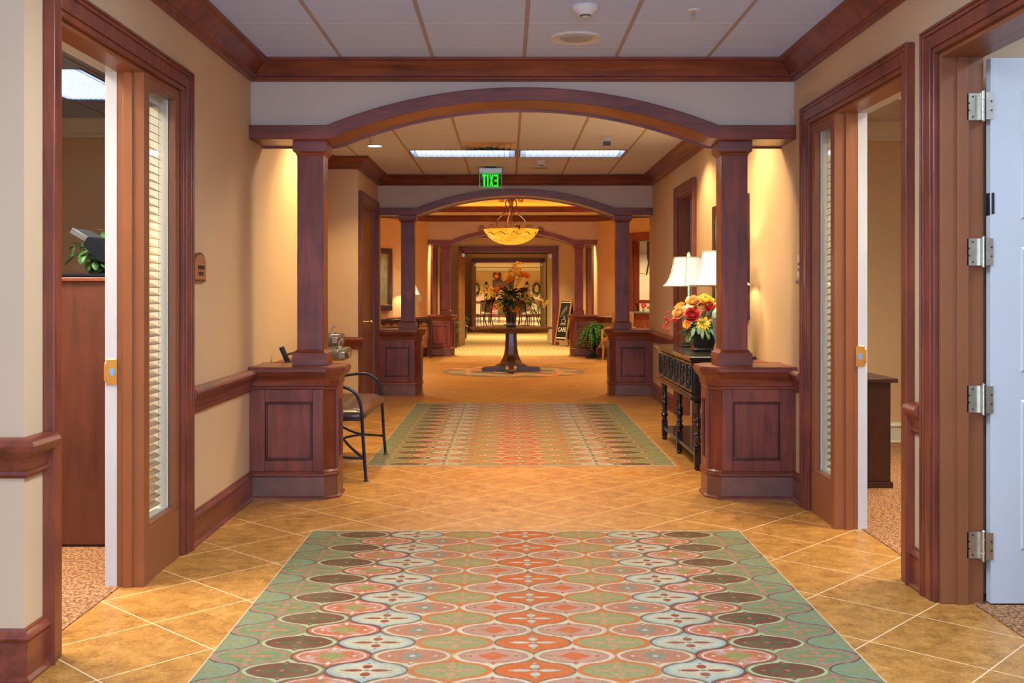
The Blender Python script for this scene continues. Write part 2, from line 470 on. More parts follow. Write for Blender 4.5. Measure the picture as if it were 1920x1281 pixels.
def text_mesh(name, body, size, mat, parent, M4, ext=.002, bold=0, sx=1):
    cu = bpy.data.curves.new(name, 'FONT'); cu.body = body; cu.size = size; cu.extrude = ext
    cu.align_x = 'CENTER'; cu.align_y = 'CENTER'; cu.offset = bold
    t = bpy.data.objects.new(name + '_src', cu); COL.objects.link(t)
    bpy.context.view_layer.update()
    me = bpy.data.meshes.new_from_object(t.evaluated_get(bpy.context.evaluated_depsgraph_get()))
    bpy.data.objects.remove(t)
    me.transform(M4 @ Matrix.Diagonal((sx, 1, 1, 1)))
    me.materials.clear(); me.materials.append(M[mat]); me.name = name
    o = bpy.data.objects.new(name, me); COL.objects.link(o)
    if parent is not None:
        o.parent = parent
        if parent.type == 'EMPTY': o.matrix_parent_inverse = parent.matrix_basis.inverted()
    return o

# ------------------------------------------------------------------ profiles
def crown_prof(zb, zt, out=.14):
    h = zt - zb
    return [(0, zb), (.018, zb), (.024, zb + .08 * h), (.030, zb + .10 * h), (.034, zb + .17 * h), (.05, zb + .22 * h), (.062, zb + .40 * h),
            (.090, zb + .62 * h), (.118, zb + .76 * h), (.122, zb + .82 * h), (out - .006, zb + .86 * h), (out, zb + .90 * h), (out, zt), (0, zt)]
CROWN = crown_prof(2.82, CEIL)
RAIL = [(0, .73), (.014, .73), (.020, .742), (.016, .754), (.022, .762), (.024, .785), (.034, .81), (.052, .822), (.062, .836), (.064, .850), (.056, .864), (.04, .874), (0, .876)]
BASE = [(0, 0), (.034, 0), (.034, .010), (.020, .020), (.020, .142), (.026, .148), (.030, .158), (.024, .168), (.012, .178), (.010, .186), (0, .188)]

# ================================================================== SETTING
# floors
struct('floor', MB().box(-7, 7, -2.5, 23.1, -.06, 0), 'floor', 'tan stone tiles laid diagonally with pale grout')
struct('floor', MB().box(-8, 8, 23.1, 60, -.06, .0), 'fcarpet', 'green and beige carpet squares past the farthest arch')
struct('floor', MB().box(-6, -1.838, 3.96, 9.6, -.01, .006), 'ocarpet', 'brown loop carpet of the left office')
struct('floor', MB().box(2.085, 6.2, 5.0, 9.8, -.01, .006), 'ocarpet', 'brown loop carpet of the right office')
struct('floor', MB().box(2.085, 6.2, 2.2, 4.88, -.01, .006), 'ocarpet', 'brown loop carpet beyond the white door')
# ceilings with recesses for the fixtures
TA = [(-1.11 + .02, .11 - .02, 11.62, 12.19), (.11 + .02, 1.33 - .02, 11.62, 12.19)]
T1 = [(-.5, .72, 1.2, 1.8), (-.5, .72, 3.6, 4.2)]
T2 = [(-.5, .72, 8.0, 8.6)]
TO = [(-3.57, -2.98, 7.36, 8.57)]; TO2 = [(2.85, 3.44, 7.3, 8.52)]; TO4 = [(-3.0, -2.4, 4.1, 5.3)]; TO5 = [(2.6, 3.2, 5.15, 6.1)]; TO3 = [(2.9, 3.5, 3.0, 4.2)]
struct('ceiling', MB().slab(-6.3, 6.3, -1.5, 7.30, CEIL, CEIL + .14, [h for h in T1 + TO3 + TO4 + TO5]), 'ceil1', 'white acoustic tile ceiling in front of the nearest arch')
struct('ceiling', MB().slab(-2.7, 6.3, 7.30, 14.46, CEIL, CEIL + .14, TA + T2 + [(TO2[0][0], TO2[0][1], 7.30, 8.52)]), 'ceil2', 'acoustic tile ceiling between the first two arches')
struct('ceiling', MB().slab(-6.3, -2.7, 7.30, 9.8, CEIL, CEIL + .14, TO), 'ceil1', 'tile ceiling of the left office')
# lobby ceiling with a tray
TR = (-2.15, 2.35, 15.2, 22.25)
struct('ceiling', MB().slab(-3.4, 3.6, 14.46, 23.2, 3.05, 3.10, [TR]), 'plaster', 'cream soffit round the tray ceiling')
tray = MB(); tray.slab(TR[0] - .05, TR[1] + .05, TR[2] - .05, TR[3] + .05, 3.36, 3.40, [])
for a in ((TR[0] - .05, TR[0], TR[2] - .05, TR[3] + .05), (TR[1], TR[1] + .05, TR[2] - .05, TR[3] + .05),
          (TR[0], TR[1], TR[3], TR[3] + .05), (TR[0], TR[1], TR[2] - .05, TR[2])):
    tray.box(a[0], a[1], a[2], a[3], 3.10, 3.36)
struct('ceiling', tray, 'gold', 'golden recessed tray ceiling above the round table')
struct('ceiling', MB().box(-3, 3.2, 23.2, 37.6, CEIL, CEIL + .1), 'ceil2', 'ceiling past the farthest arch')
struct('ceiling', MB().box(-8, 8, 37.6, 60, 2.75, 2.85), 'plaster', 'dining room ceiling')

# corridor walls
LH = 2.47
wl = MB()
wl.slab(3.80, 9.6, 0, CEIL, XL - .15, XL, [(4.06, 5.61, 0, LH)], 'yz')
wl.box(-6, XL - .15, 3.80, 3.95, 0, CEIL)
wl.box(-2.27, -2.12, 9.6, 12.25, 0, CEIL)
wl.box(-2.27, XL - .15, 9.45, 9.6, 0, CEIL)
wl.slab(12.25, 14.46, 0, CEIL, XL - .15, XL, [(12.42, 13.85, 0, LH)], 'yz')
wl.box(-2.27, XL - .15, 12.25, 12.40, 0, CEIL)
struct('wall_left', wl, 'paint', 'tan painted wall along the left side')
struct('wall_back', MB().box(-6, -1.89, 9.6, 9.7, 0, CEIL), 'paint', 'back wall of the left office')
struct('wall_left', MB().box(-6.1, -6, 3.8, 9.7, 0, CEIL), 'paint', 'far side wall of the left office')
wr = MB()
wr.slab(-1.5, 14.46, 0, CEIL, XR, XR + .17, [(3.2, 4.78, 0, LH + .02), (5.14, 6.76, 0, LH + .02), (10.96, 11.98, 0, LH)], 'yz')
struct('wall_right', wr, 'paint', 'tan painted wall along the right side')
struct('wall_right', MB().box(2.11, 6.2, 4.88, 4.98, 0, CEIL), 'paint', 'partition between the right rooms')
struct('wall_back', MB().box(2.11, 6.2, 9.8, 9.9, 0, CEIL), 'paint', 'back wall of the right office')
struct('wall_right', MB().box(6.2, 6.3, 2, 14.4, 0, CEIL), 'paint', 'far side wall of the right rooms')
struct('wall_back', MB().box(2.11, 6.2, 14.3, 14.4, 0, CEIL), 'paint', 'back wall behind the third right doorway')
struct('wall_right', MB().box(2.11, 6.2, 2.0, 2.15, 0, CEIL), 'white', 'near partition of the first right room')
# lobby walls
lw = MB()
lw.box(-3.1, XL - .15, 14.30, 14.46, 0, 3.1)
lw.box(-3.1, -2.95, 14.46, 21.2, 0, 3.1)
dgL = ((-1.76, 22.9), (-2.95, 21.1))
lw.strip([[(dgL[0][0], dgL[0][1], z), (dgL[1][0], dgL[1][1], z), (dgL[1][0] - .13, dgL[1][1] + .1, z), (dgL[0][0] - .13, dgL[0][1] + .1, z)] for z in (0, 3.1)], True)
struct('wall_left', lw, 'paint', 'golden wall at the left of the lobby')
rw = MB()
rw.box(XR + .17, 3.3, 14.30, 14.46, 0, 3.1)
rw.box(3.15, 3.3, 14.46, 21.2, 0, 3.1)
dgR = ((1.96, 22.9), (3.15, 21.1))
def dR(t, off=0):
    dx, dy = dgR[1][0] - dgR[0][0], dgR[1][1] - dgR[0][1]; L = math.hypot(dx, dy)
    nx, ny = dy / L, -dx / L      # towards the lobby (-x,-y)
    return dgR[0][0] + dx * t + nx * off, dgR[0][1] + dy * t + ny * off
def dL(t, off=0):
    dx, dy = dgL[1][0] - dgL[0][0], dgL[1][1] - dgL[0][1]; L = math.hypot(dx, dy)
    nx, ny = -dy / L, dx / L
    return dgL[0][0] + dx * t + nx * off, dgL[0][1] + dy * t + ny * off
def dbox(mb, fn, t0, t1, o0, o1, z0, z1):
    q = [fn(t0, o0), fn(t1, o0), fn(t1, o1), fn(t0, o1)]
    return mb.strip([[(x, y, z) for x, y in q] for z in (z0, z1)], True)
dbox(rw, dR, 0, .52, 0, -.14, 0, 3.1)
dbox(rw, dR, .52, 1.0, 0, -.14, 2.48, 3.1)
struct('wall_right', rw, 'paint', 'golden wall at the right of the lobby')
# cafe behind the hatch
struct('wall_back', MB().box(1.96, 5.0, 24.2, 24.3, 0, 3.1), 'cream', 'pale wall inside the cafe')
struct('wall_right', MB().box(5.0, 5.1, 19, 24.3, 0, 3.1), 'paint', 'side wall inside the cafe')
struct('ceiling', MB().box(2.1, 5.1, 19, 24.3, 3.1, 3.15), 'plaster', 'cafe ceiling')
# past the third arch
struct('wall_left', MB().slab(22.9, 27.7, 0, CEIL, XL - .15, XL, [(23.9, 25.6, 0, LH)], 'yz'), 'paint', 'left wall past the farthest arch')
w4 = MB()
w4.slab(-1.9, 2.1, 0, CEIL, 27.7, 27.9, [(-1.17, 1.20, 0, LH)], 'xz')
struct('wall_back', w4, 'paint', 'golden wall around the double doors')
struct('wall_right', MB().slab(22.9, 27.7, 0, CEIL, XR, XR + .15, [(23.9, 25.6, 0, LH)], 'yz'), 'paint', 'right wall past the farthest arch')
struct('wall_left', MB().box(-2.6, -2.5, 23.2, 27.7, 0, CEIL), 'paint', 'wall behind the left far doorway')
struct('wall_left', MB().box(-1.85, -1.7, 27.9, 37.6, 0, CEIL), 'paint', 'left wall of the vestibule')
struct('wall_right', MB().box(1.75, 1.9, 27.9, 37.6, 0, CEIL), 'paint', 'right wall of the vestibule')
struct('wall_back', MB().slab(-8, 8, 0, CEIL, 37.6, 37.8, [(-1.17, 1.20, 0, LH)], 'xz'), 'paint', 'wall around the dining room doorway')
struct('wall_back', MB().box(-8, 8, 58, 58.2, 0, 2.9), 'paint', 'far wall of the dining room')
struct('wall_left', MB().box(-8.1, -8, 37.6, 58, 0, 2.9), 'paint', 'left wall of the dining room')
struct('wall_right', MB().box(8, 8.1, 37.6, 58, 0, 2.9), 'paint', 'right wall of the dining room')

# arches: header wall and wooden arch
def arc(x, half, z0, sag):
    if abs(x) >= half: return z0
    R = (half * half + sag * sag) / (2 * sag)
    return z0 + math.sqrt(R * R - x * x) - (R - sag)
def arch(Y, label, hlabel, top, mat):
    xs = [XL - XC] + [-1.32 + 2.64 * i / 48 for i in range(49)] + [XR - XC]
    hw = MB()
    lo = [(XC + x, arc(x, 1.32, 2.50, .255)) for x in xs]
    hw.prism(lo + [(XR, top), (XL, top)], Y + .02, Y + .30)
    # split n-gon caps into strips: rebuild cleanly
    hw = MB(); rows = []
    for x, z in lo: rows.append([(x, Y + .02, z), (x, Y + .30, z), (x, Y + .30, top), (x, Y + .02, top)])
    hw.strip(rows, True)
    struct('wall_header', hw, mat, hlabel)
    r = root('wooden_arch', (XC, Y + .16, 2.43), label, 'arch')
    b = MB(); rows = []
    for x in xs:
        zt = arc(x, 1.32, 2.520, .255); zb = arc(x, 1.30, 2.425, .260)
        rows.append([(XC + x, Y - .03, zb), (XC + x, Y + .35, zb), (XC + x, Y + .35, zt), (XC + x, Y - .03, zt)])
    b.strip(rows, True).build('arch_beam', 'wood_x', r, bevel=.004)
    for yy in (Y + .345,):
        l = MB(); rows = []
        for x in xs:
            zb = arc(x, 1.30, 2.425, .260)
            rows.append([(XC + x, yy, zb - .012), (XC + x, yy + .02, zb - .012), (XC + x, yy + .02, zb + .01), (XC + x, yy, zb + .01)])
        l.strip(rows, True).build('edge_bead', 'wood_x', r)
arch(A1, 'nearest reddish wood arch spanning the corridor under the tile ceiling', 'pale wall above the nearest arch', CEIL, 'paint2')
arch(A2, 'middle wood arch in front of the lit bowl chandelier', 'pale wall above the middle arch', 3.10, 'paint2')
arch(A3, 'farthest and smallest wood arch behind the bowl chandelier', 'wall above the farthest arch', 3.10, 'paint2')

# half columns on panelled pedestals
def column(side, Y, label):
    sgn = 1 if side == 'l' else -1
    wx = XL if side == 'l' else XR
    X = lambda d: (XC - d) if side == 'l' else (XC + d)   # d = distance from centre line
    r = root('panelled_column', (X(1.45), Y + .17, 0), label, 'column', 'wooden columns under the arches')
    def path(e=0):
        p = [(wx, Y), (X(1.345), Y), (X(1.275), Y + .07), (X(1.275), Y + .29), (X(1.345), Y + .36), (wx, Y + .36)]
        return p if side == 'l' else p[::-1]
    # core
    MB().prism(path(), .15, .80, 'xy').build('pedestal', 'wood_z', r)
    # face frame: stiles and rails
    f = MB(); w0, w1 = wx, X(1.345)
    a, b = min(w0, w1), max(w0, w1)
    f.box(a, a + .105, Y - .022, Y + .002, .19, .74); f.box(b - .07, b + .0, Y - .022, Y + .002, .19, .74)
    if side == 'r':
        f = MB(); f.box(a, a + .07, Y - .022, Y + .002, .19, .74); f.box(b - .105, b, Y - .022, Y + .002, .19, .74)
        pa, pb = a + .07, b - .105
    else: pa, pb = a + .105, b - .07
    f.box(pa, pb, Y - .022, Y + .002, .655, .74); f.box(pa, pb, Y - .022, Y + .002, .19, .262)
    # side face frame
    xs = X(1.275); s0, s1 = sorted((xs, xs - (.018 if side == 'r' else -.018)))
    f.box(s0, s1, Y + .07, Y + .105, .19, .74); f.box(s0, s1, Y + .255, Y + .29, .19, .74)
    f.box(s0, s1, Y + .105, Y + .255, .66, .74); f.box(s0, s1, Y + .105, Y + .255, .19, .26)
    f.build('face_frame', 'wood_z', r, bevel=.003)
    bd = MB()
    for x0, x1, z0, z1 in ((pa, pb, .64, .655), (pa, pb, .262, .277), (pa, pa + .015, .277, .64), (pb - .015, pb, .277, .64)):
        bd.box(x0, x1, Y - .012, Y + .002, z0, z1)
    bd.build('panel_bead', 'beadwood_shade', r, bevel=.003)
    cap = [(0, .735), (.014, .735), (.020, .745), (.016, .757), (.026, .765), (.028, .79), (.036, .815), (.052, .828), (.060, .842), (.064, .855), (.070, .862), (.070, .880), (.062, .893), (.03, .896), (0, .896)]
    cb = MB().sweep(path(), cap)
    cb.prism(path(), .86, .894, 'xy'); cb.build('pedestal_cap', 'wood_x', r)
    MB().sweep(path(), [(0, .150), (.020, .150), (.028, .158), (.026, .168), (.020, .176), (.022, .184), (.012, .196), (0, .198)]).build('base_moulding', 'wood_x', r)
    kp = MB().sweep(path(), [(-.05, .0), (.016, .0), (.016, .150), (-.05, .150)]); kp.build('kick_plate', 'kick', r)['label'] = 'dull metal kick plate'
    MB().sweep(path(), [(.016, 0), (.034, 0), (.030, .012), (.016, .020)]).build('shoe_moulding', 'wood_x', r)
    cx, cy = X(1.447), Y + .165
    MB().sqstack(cx, cy, [(.893, .118), (.975, .118), (.982, .115), (.987, .106), (.998, .100), (1.004, .092)]).build('plinth_block', 'wood_x', r, bevel=.003)
    MB().sqstack(cx, cy, [(1.0, .090), (2.36, .090)]).build('shaft', 'wood_z', r, bevel=.004)
    MB().sqstack(cx, cy, [(2.325, .090), (2.335, .096), (2.345, .099), (2.352, .112), (2.36, .116), (2.426, .116)]).build('capital', 'wood_x', r, bevel=.003)
column('l', A1, 'nearest wood column on the left, standing in front of the metal bench')
column('r', A1, 'nearest wood column on the right, standing in front of the black console')
column('l', A2, 'middle wood column on the left, just past the drinking fountain wall')
column('r', A2, 'middle wood column on the right, with cafe hatch seen behind it')
column('l', A3, 'farthest wood column on the left, beside the open brown door')
column('r', A3, 'farthest wood column on the right, beside the chalkboard sign and fern')

# crowns, rails, baseboards
def trim(n, mb, mat, label): return struct('trim_%d' % n, mb, mat, label)
trim(1, MB().sweep([(XL, 3.80), (XL, A1 + .02), (XR, A1 + .02), (XR, -1.5)], CROWN), 'wood_x', 'dark wood crown moulding of the near bay')
trim(2, MB().sweep([(XL, A1 + .30), (XL, 9.6), (-2.12, 9.6), (-2.12, 12.25), (XL, 12.25), (XL, A2 + .02), (XR, A2 + .02), (XR, A1 + .30)], CROWN), 'wood_x', 'dark wood crown moulding between the first two arches')
lobby_path = [(XL - .15, 14.46), (-2.95, 14.46), (-2.95, 21.1), (-1.76, 22.92), (1.96, 22.92), (3.15, 21.1), (3.15, 14.46), (XR + .17, 14.46)]
trim(3, MB().sweep(lobby_path, crown_prof(2.92, 3.05, .11)), 'wood_x', 'crown moulding around the lobby')
trim(4, MB().sweep([(TR[0], TR[2]), (TR[0], TR[3]), (TR[1], TR[3]), (TR[1], TR[2])], [(0, 3.075), (.03, 3.075), (.04, 3.10), (.05, 3.14), (.08, 3.165), (.08, 3.18), (0, 3.18)], True), 'wood_x', 'wood band inside the tray ceiling')
trim(5, MB().sweep([(XL, 23.2), (XL, 27.7), (XR, 27.7), (XR, 23.2)], CROWN), 'wood_x', 'crown moulding past the farthest arch')
def rails(n, path, label):
    trim(n, MB().sweep(path, RAIL), 'wood_y', 'chair rail ' + label)
    struct('baseboard_%s' % ('left' if path[0][0] < 0 else 'right'), MB().sweep(path, BASE), 'wood_y', 'baseboard ' + label)
rails(6, [(-6, 3.80), (XL, 3.80), (XL, 3.965)], 'at the near left corner')
rails(7, [(XL, 5.72), (XL, A1)], 'between the left door and the nearest column')
rails(8, [(XL, A1 + .36), (XL, 9.6)], 'behind the metal bench')
rails(9, [(-2.12, 12.25), (XL, 12.25), (XL, 12.31)], 'beside the drinking fountain')
rails(10, [(XR, A1), (XR, 6.87)], 'right of the nearest column')
rails(11, [(XR, 10.85), (XR, A1 + .36)], 'behind the black console')
rails(12, [(XR, A2), (XR, 12.09)], 'before the middle right column')
rails(13, [(XR, 5.03), (XR, 4.88)], 'between the two right doors')
rails(14, [(-2.95, 14.46), (-2.95, 21.1), (-1.76, 22.9)], 'around the left of the lobby')
x1_, y1_ = dR(.50)
rails(15, [(1.96, 22.9), (x1_, y1_)], 'at the right of the lobby')
rails(16, [(-8, 58), (8, 58)], 'on the dining room wall')
trim(17, MB().sweep([(-8, 58), (8, 58)], crown_prof(2.55, 2.75, .1)), 'cream', 'cream crown in the dining room')
trim(18, MB().sweep([(-6, 9.6), (-1.89, 9.6)], crown_prof(2.80, CEIL, .13)), 'cream', 'cream crown in the left office')
trim(19, MB().sweep([(2.11, 9.8), (6.2, 9.8)], crown_prof(2.80, CEIL, .13)), 'cream', 'cream crown in the right office')
struct('baseboard_back', MB().sweep([(2.11, 9.8), (6.2, 9.8)], BASE), 'cream', 'cream baseboard in the right office')
struct('baseboard_back', MB().sweep([(-6, 9.6), (-1.89, 9.6)], BASE), 'cream', 'cream baseboard in the left office')

# door and sidelight units on the side walls
def unit(n, side, y0, y1, head, mull=None, label='', leafcol='brown', depth=.16, casing_out=.11, closed=False, thick=.045, inner='white'):
    xw = XL if side == 'l' else XR; s = 1 if side == 'l' else -1
    def bx(mb, n0, n1, a, b, z0, z1): return mb.box(xw + s * n0, xw + s * n1, a, b, z0, z1)
    r = sroot('door_%d' % n, (xw, (y0 + y1) / 2, 0), label)
    co = casing_out
    cz = MB()      # casing with stepped profile mitred as three runs
    def run(mb, w0, w1, t):
        bx(mb, 0, t, y0 - w1, y0 - w0, 0, head + w1); bx(mb, 0, t, y1 + w0, y1 + w1, 0, head + w1)
        bx(mb, 0, t, y0 - w0, y1 + w0, head + w0, head + w1)
    run(cz, -.008, .018, .024); run(cz, .018, co - .03, .032); run(cz, co - .03, co - .012, thick - .006); run(cz, co - .012, co, thick)
    cz.build('casing', 'wood_z', r, bevel=.004)
    jb = MB(); jt = .03; jd = depth - .05
    bx(jb, -jd, .0, y0, y0 + jt, 0, head); bx(jb, -jd, .0, y1 - jt, y1, 0, head); bx(jb, -jd, .0, y0 + jt, y1 - jt, head - jt, head)
    bx(jb, -jd + .0, -jd + .05, y0 + jt, y0 + jt + .014, 0, head - jt); bx(jb, -jd + .0, -jd + .05, y1 - jt - .014, y1 - jt, 0, head - jt)
    if mull: bx(jb, -jd, .018, mull, mull + .075, 0, head - jt); bx(jb, -jd + .03, -jd + .075, mull - .012, mull, 0, head - jt)
    jb.build('jamb', 'brown', r, bevel=.002)
    wj = MB()
    bx(wj, -depth - .02, -jd, y0 - .06, y0 + jt, 0, head + .06); bx(wj, -depth - .02, -jd, y1 - jt, y1 + .06, 0, head + .06)
    bx(wj, -depth - .02, -jd, y0 + jt, y1 - jt, head - jt, head + .06)
    if mull: bx(wj, -depth - .005, -jd, mull - .004, mull + .075, 0, head - jt)
    wj.build('inner_jamb', inner, r)['label'] = inner + ' inner jamb'
    if mull:
        fr = sroot('window_%d' % n, (xw, (mull + y1) / 2, 0), 'sidelight window beside ' + label)
        a, b = mull + .075, y1 - jt
        w = MB()
        bx(w, -.045, .006, a, b, 0, .255); bx(w, -.045, .0, a, a + .016, .255, head - jt); bx(w, -.036, .0, b - .055, b, .255, head - jt); bx(w, -.045, .0, a + .016, b - .055, head - jt - .03, head - jt)
        w.build('window_frame', 'brown', fr, bevel=.003)
        bb = MB(); a2, b2, z0, z1 = a + .016, b - .055, .255, head - jt - .03
        bx(bb, -.036, .004, a2, b2, z0, z0 + .02); bx(bb, -.036, .004, a2, a2 + .012, z0, z1); bx(bb, -.030, .004, b2 - .010, b2, z0, z1); bx(bb, -.036, .004, a2, b2, z1 - .012, z1)
        bb.build('glazing_bead', 'brown', fr, bevel=.003)
        wi = MB(); bx(wi, -depth - .005, -.046, a, b, 0, .27); bx(wi, -.075, -.037, b - .060, b, .27, head - jt); bx(wi, -depth - .005, -.075, b - .045, b, .27, head - jt); bx(wi, -depth - .005, -.046, a, b - .045, head - jt - .03, head - jt)
        wi.build('inner_frame', 'cream', fr)['label'] = 'cream painted inside of the frame'
        g = MB(); bx(g, -.044, -.039, a2 + .002, b2 - .002, z0 + .002, z1 - .002); g.build('pane', 'glass', fr)
        # blind
        br = root('window_blind', (xw - s * .11, (a + b) / 2, head - .07), 'tan slatted blind hanging inside the sidelight of the %s door' % ('left' if side == 'l' else 'right'), 'blind')
        sl = MB(); z = .31
        tl = .012
        while z < head - .12:
            X0, X1 = xw - s * .066, xw - s * .112
            for dz in (0,):
                sl._add([(X0, a + .03, z - tl), (X0, b - .085, z - tl), (X1, b - .085, z + tl), (X1, a + .03, z + tl),
                         (X0, a + .03, z - tl + .003), (X0, b - .085, z - tl + .003), (X1, b - .085, z + tl + .003), (X1, a + .03, z + tl + .003)],
                        [(0, 1, 2, 3), (4, 7, 6, 5), (0, 4, 5, 1), (1, 5, 6, 2), (2, 6, 7, 3), (3, 7, 4, 0)])
            z += .0415
        sl.build('slats', 'slat', br)
        hr = MB(); bx(hr, -.062, -.115, a + .02, b - .055, head - .11, head - .062); hr.build('headrail', 'cream', br)
        c = MB()
        for yy in (a + .07, b - .12): c.tube([(xw - s * .065, yy, .3), (xw - s * .065, yy, head - .1)], .0015, 5)
        c.build('ladder_cord', 'piping', br)
    return r, bx
def strike(r, bx, y, z, mat='brass'):
    p = MB(); bx(p, -.108, -.158, y - .004, y + .002, z - .06, z + .06); bx(p, -.158, -.168, y - .006, y + .001, z - .042, z + .042)
    o = p.build('strike_plate', mat, r, bevel=.001)
    q = MB(); bx(q, -.122, -.140, y - .0055, y, z - .016, z + .016); q.build('latch_hole', 'blue', o)
r, bx = unit(1, 'l', 4.06, 5.61, 2.47, 5.00, 'left office doorway'); strike(r, bx, 4.995, 1.02)
r, bx = unit(2, 'r', 5.14, 6.76, 2.48, 6.215, 'right office doorway', depth=.17); strike(r, bx, 6.21, 1.02)
MB().box(XR + .035, XR + .0365, 6.33, 6.37, .275, .33).build('sticker', 'forange', bpy.data.objects['window_2'])['label'] = 'small orange flame sticker on the glass'
r3, bx3 = unit(3, 'r', 3.2, 4.76, 2.48, None, 'near right doorway', depth=.17, inner='brown')
unit(4, 'r', 10.96, 11.98, 2.47, None, 'third right doorway behind the lamps', depth=.17)
r5, bx5 = unit(5, 'l', 12.42, 13.85, 2.47, None, 'brown door past the drinking fountain')
lf = MB().box(XL - .075, XL - .03, 12.452, 13.818, .01, 2.435).build('leaf', 'brown', r5)
MB().tube([(XL - .03, 12.98, 1.03), (XL + .05, 12.98, 1.03)], .011).sphere((XL + .06, 12.98, 1.03), .026).build('handle', 'brass', lf)
unit(6, 'l', 23.9, 25.6, 2.47, None, 'far left doorway past the farthest arch')
unit(7, 'r', 23.9, 25.6, 2.47, None, 'far right doorway past the farthest arch')
# white door, opened at right angles into the near right room
wd = root('white_door', (XR + .17, 4.74, 0), 'white panelled door standing open at the right edge', 'door')
lx0, lx1 = XR + .172 + .035, XR + .172 + .035 + .93
ly0, ly1 = 4.695, 4.74
MB().box(lx0, lx1, ly0, ly1, .012, 2.44).build('leaf', 'white', wd, bevel=.002)
pn = MB()
for z0, z1 in ((.25, .92), (1.04, 1.60), (1.60 + .12, 2.30)):
    for x0, x1 in ((lx0 + .13, lx0 + .43), (lx0 + .53, lx0 + .83)):
        pn.strip([[(x0, ly0 + .001, z0), (x1, ly0 + .001, z0), (x1, ly0 + .001, z1), (x0, ly0 + .001, z1)],
                  [(x0 + .012, ly0 - .007, z0 + .012), (x1 - .012, ly0 - .007, z0 + .012), (x1 - .012, ly0 - .007, z1 - .012), (x0 + .012, ly0 - .007, z1 - .012)],
                  [(x0 + .028, ly0 - .002, z0 + .028), (x1 - .028, ly0 - .002, z0 + .028), (x1 - .028, ly0 - .002, z1 - .028), (x0 + .028, ly0 - .002, z1 - .028)],
                  [(x0 + .06, ly0 - .008, z0 + .06), (x1 - .06, ly0 - .008, z0 + .06), (x1 - .06, ly0 - .008, z1 - .06), (x0 + .06, ly0 - .008, z1 - .06)]], True)
pn.build('raised_panel', 'white', wd, angle=20)
for z in (2.226, 1.577, .92, .268):
    h = MB()
    h.box(2.052, 2.103, 4.716, 4.719, z - .060, z + .060)
    h.box(2.125, lx0 + .010, 4.690, 4.694, z - .060, z + .060)
    h.box(2.103, 2.112, 4.700, 4.719, z - .060, z + .060)
    ho = h.build('hinge', 'nickel', wd)
    MB().lathe(2.114, 4.694, [(.003, z - .072), (.0085, z - .066), (.0085, z - .030), (.0075, z - .029), (.0075, z - .027), (.0085, z - .026), (.0085, z + .026), (.0075, z + .027), (.0075, z + .029), (.0085, z + .030), (.0085, z + .066), (.003, z + .072)], 14).build('knuckle', 'nickel', ho)
    sc = MB()
    for (x, dz) in ((2.060, .016), (2.060, -.016), (2.077, .045), (2.077, -.045), (lx0 + .002, .02), (lx0 + .002, -.02)):
        y = 4.716 if x < 2.1 else 4.690
        sc.tube([(x, y + .001, z + dz), (x, y - .0012, z + dz)], .0045, 8)
    sc.build('screw', 'bronze', ho)
MB().box(lx0 - .002, lx0 + .0, 4.70, 4.735, 1.74, 1.84).box(lx0 + .004, lx0 + .016, 4.692, 4.696, 1.745, 1.84).build('latch_plate', 'black', wd, bevel=.003)
# the far side of that room is lined in white next to the door
struct('trim_20', MB().box(2.055, 2.060, 4.722, 4.731, 0, 2.45), 'white', 'white weather strip on the near right jamb')

# rugs let into the floor
def rug(y0, y1, label):
    x0, x1 = -1.135, 1.345
    r = root('carpet_inlay', (XC, (y0 + y1) / 2, 0), label, 'carpet', 'patterned carpets set into the tile floor')
    MB().box(x0, x1, y0, y1, 0, .006).build('carpet_field', 'rug', r)
    e = MB(); t = .005
    e.box(x0 - t, x0, y0 - t, y1 + t, 0, .0075); e.box(x1, x1 + t, y0 - t, y1 + t, 0, .0075); e.box(x0, x1, y1, y1 + t, 0, .0075); e.box(x0, x1, y0 - t, y0, 0, .0075)
    e.build('edge_strip', 'edgestrip', r)
rug(1.6, 6.15, 'patterned green and orange carpet nearest in the foreground')
rug(8.48, 13.17, 'patterned green and orange carpet past the nearest arch')
tag(MB().lathe(XC, 18.5, [(.001, 0), (1.25, 0), (1.25, .006), (.001, .006)], 48).build('floor_medallion', 'medal'), 'round orange and brown carpet medallion under the pedestal table', 'carpet')

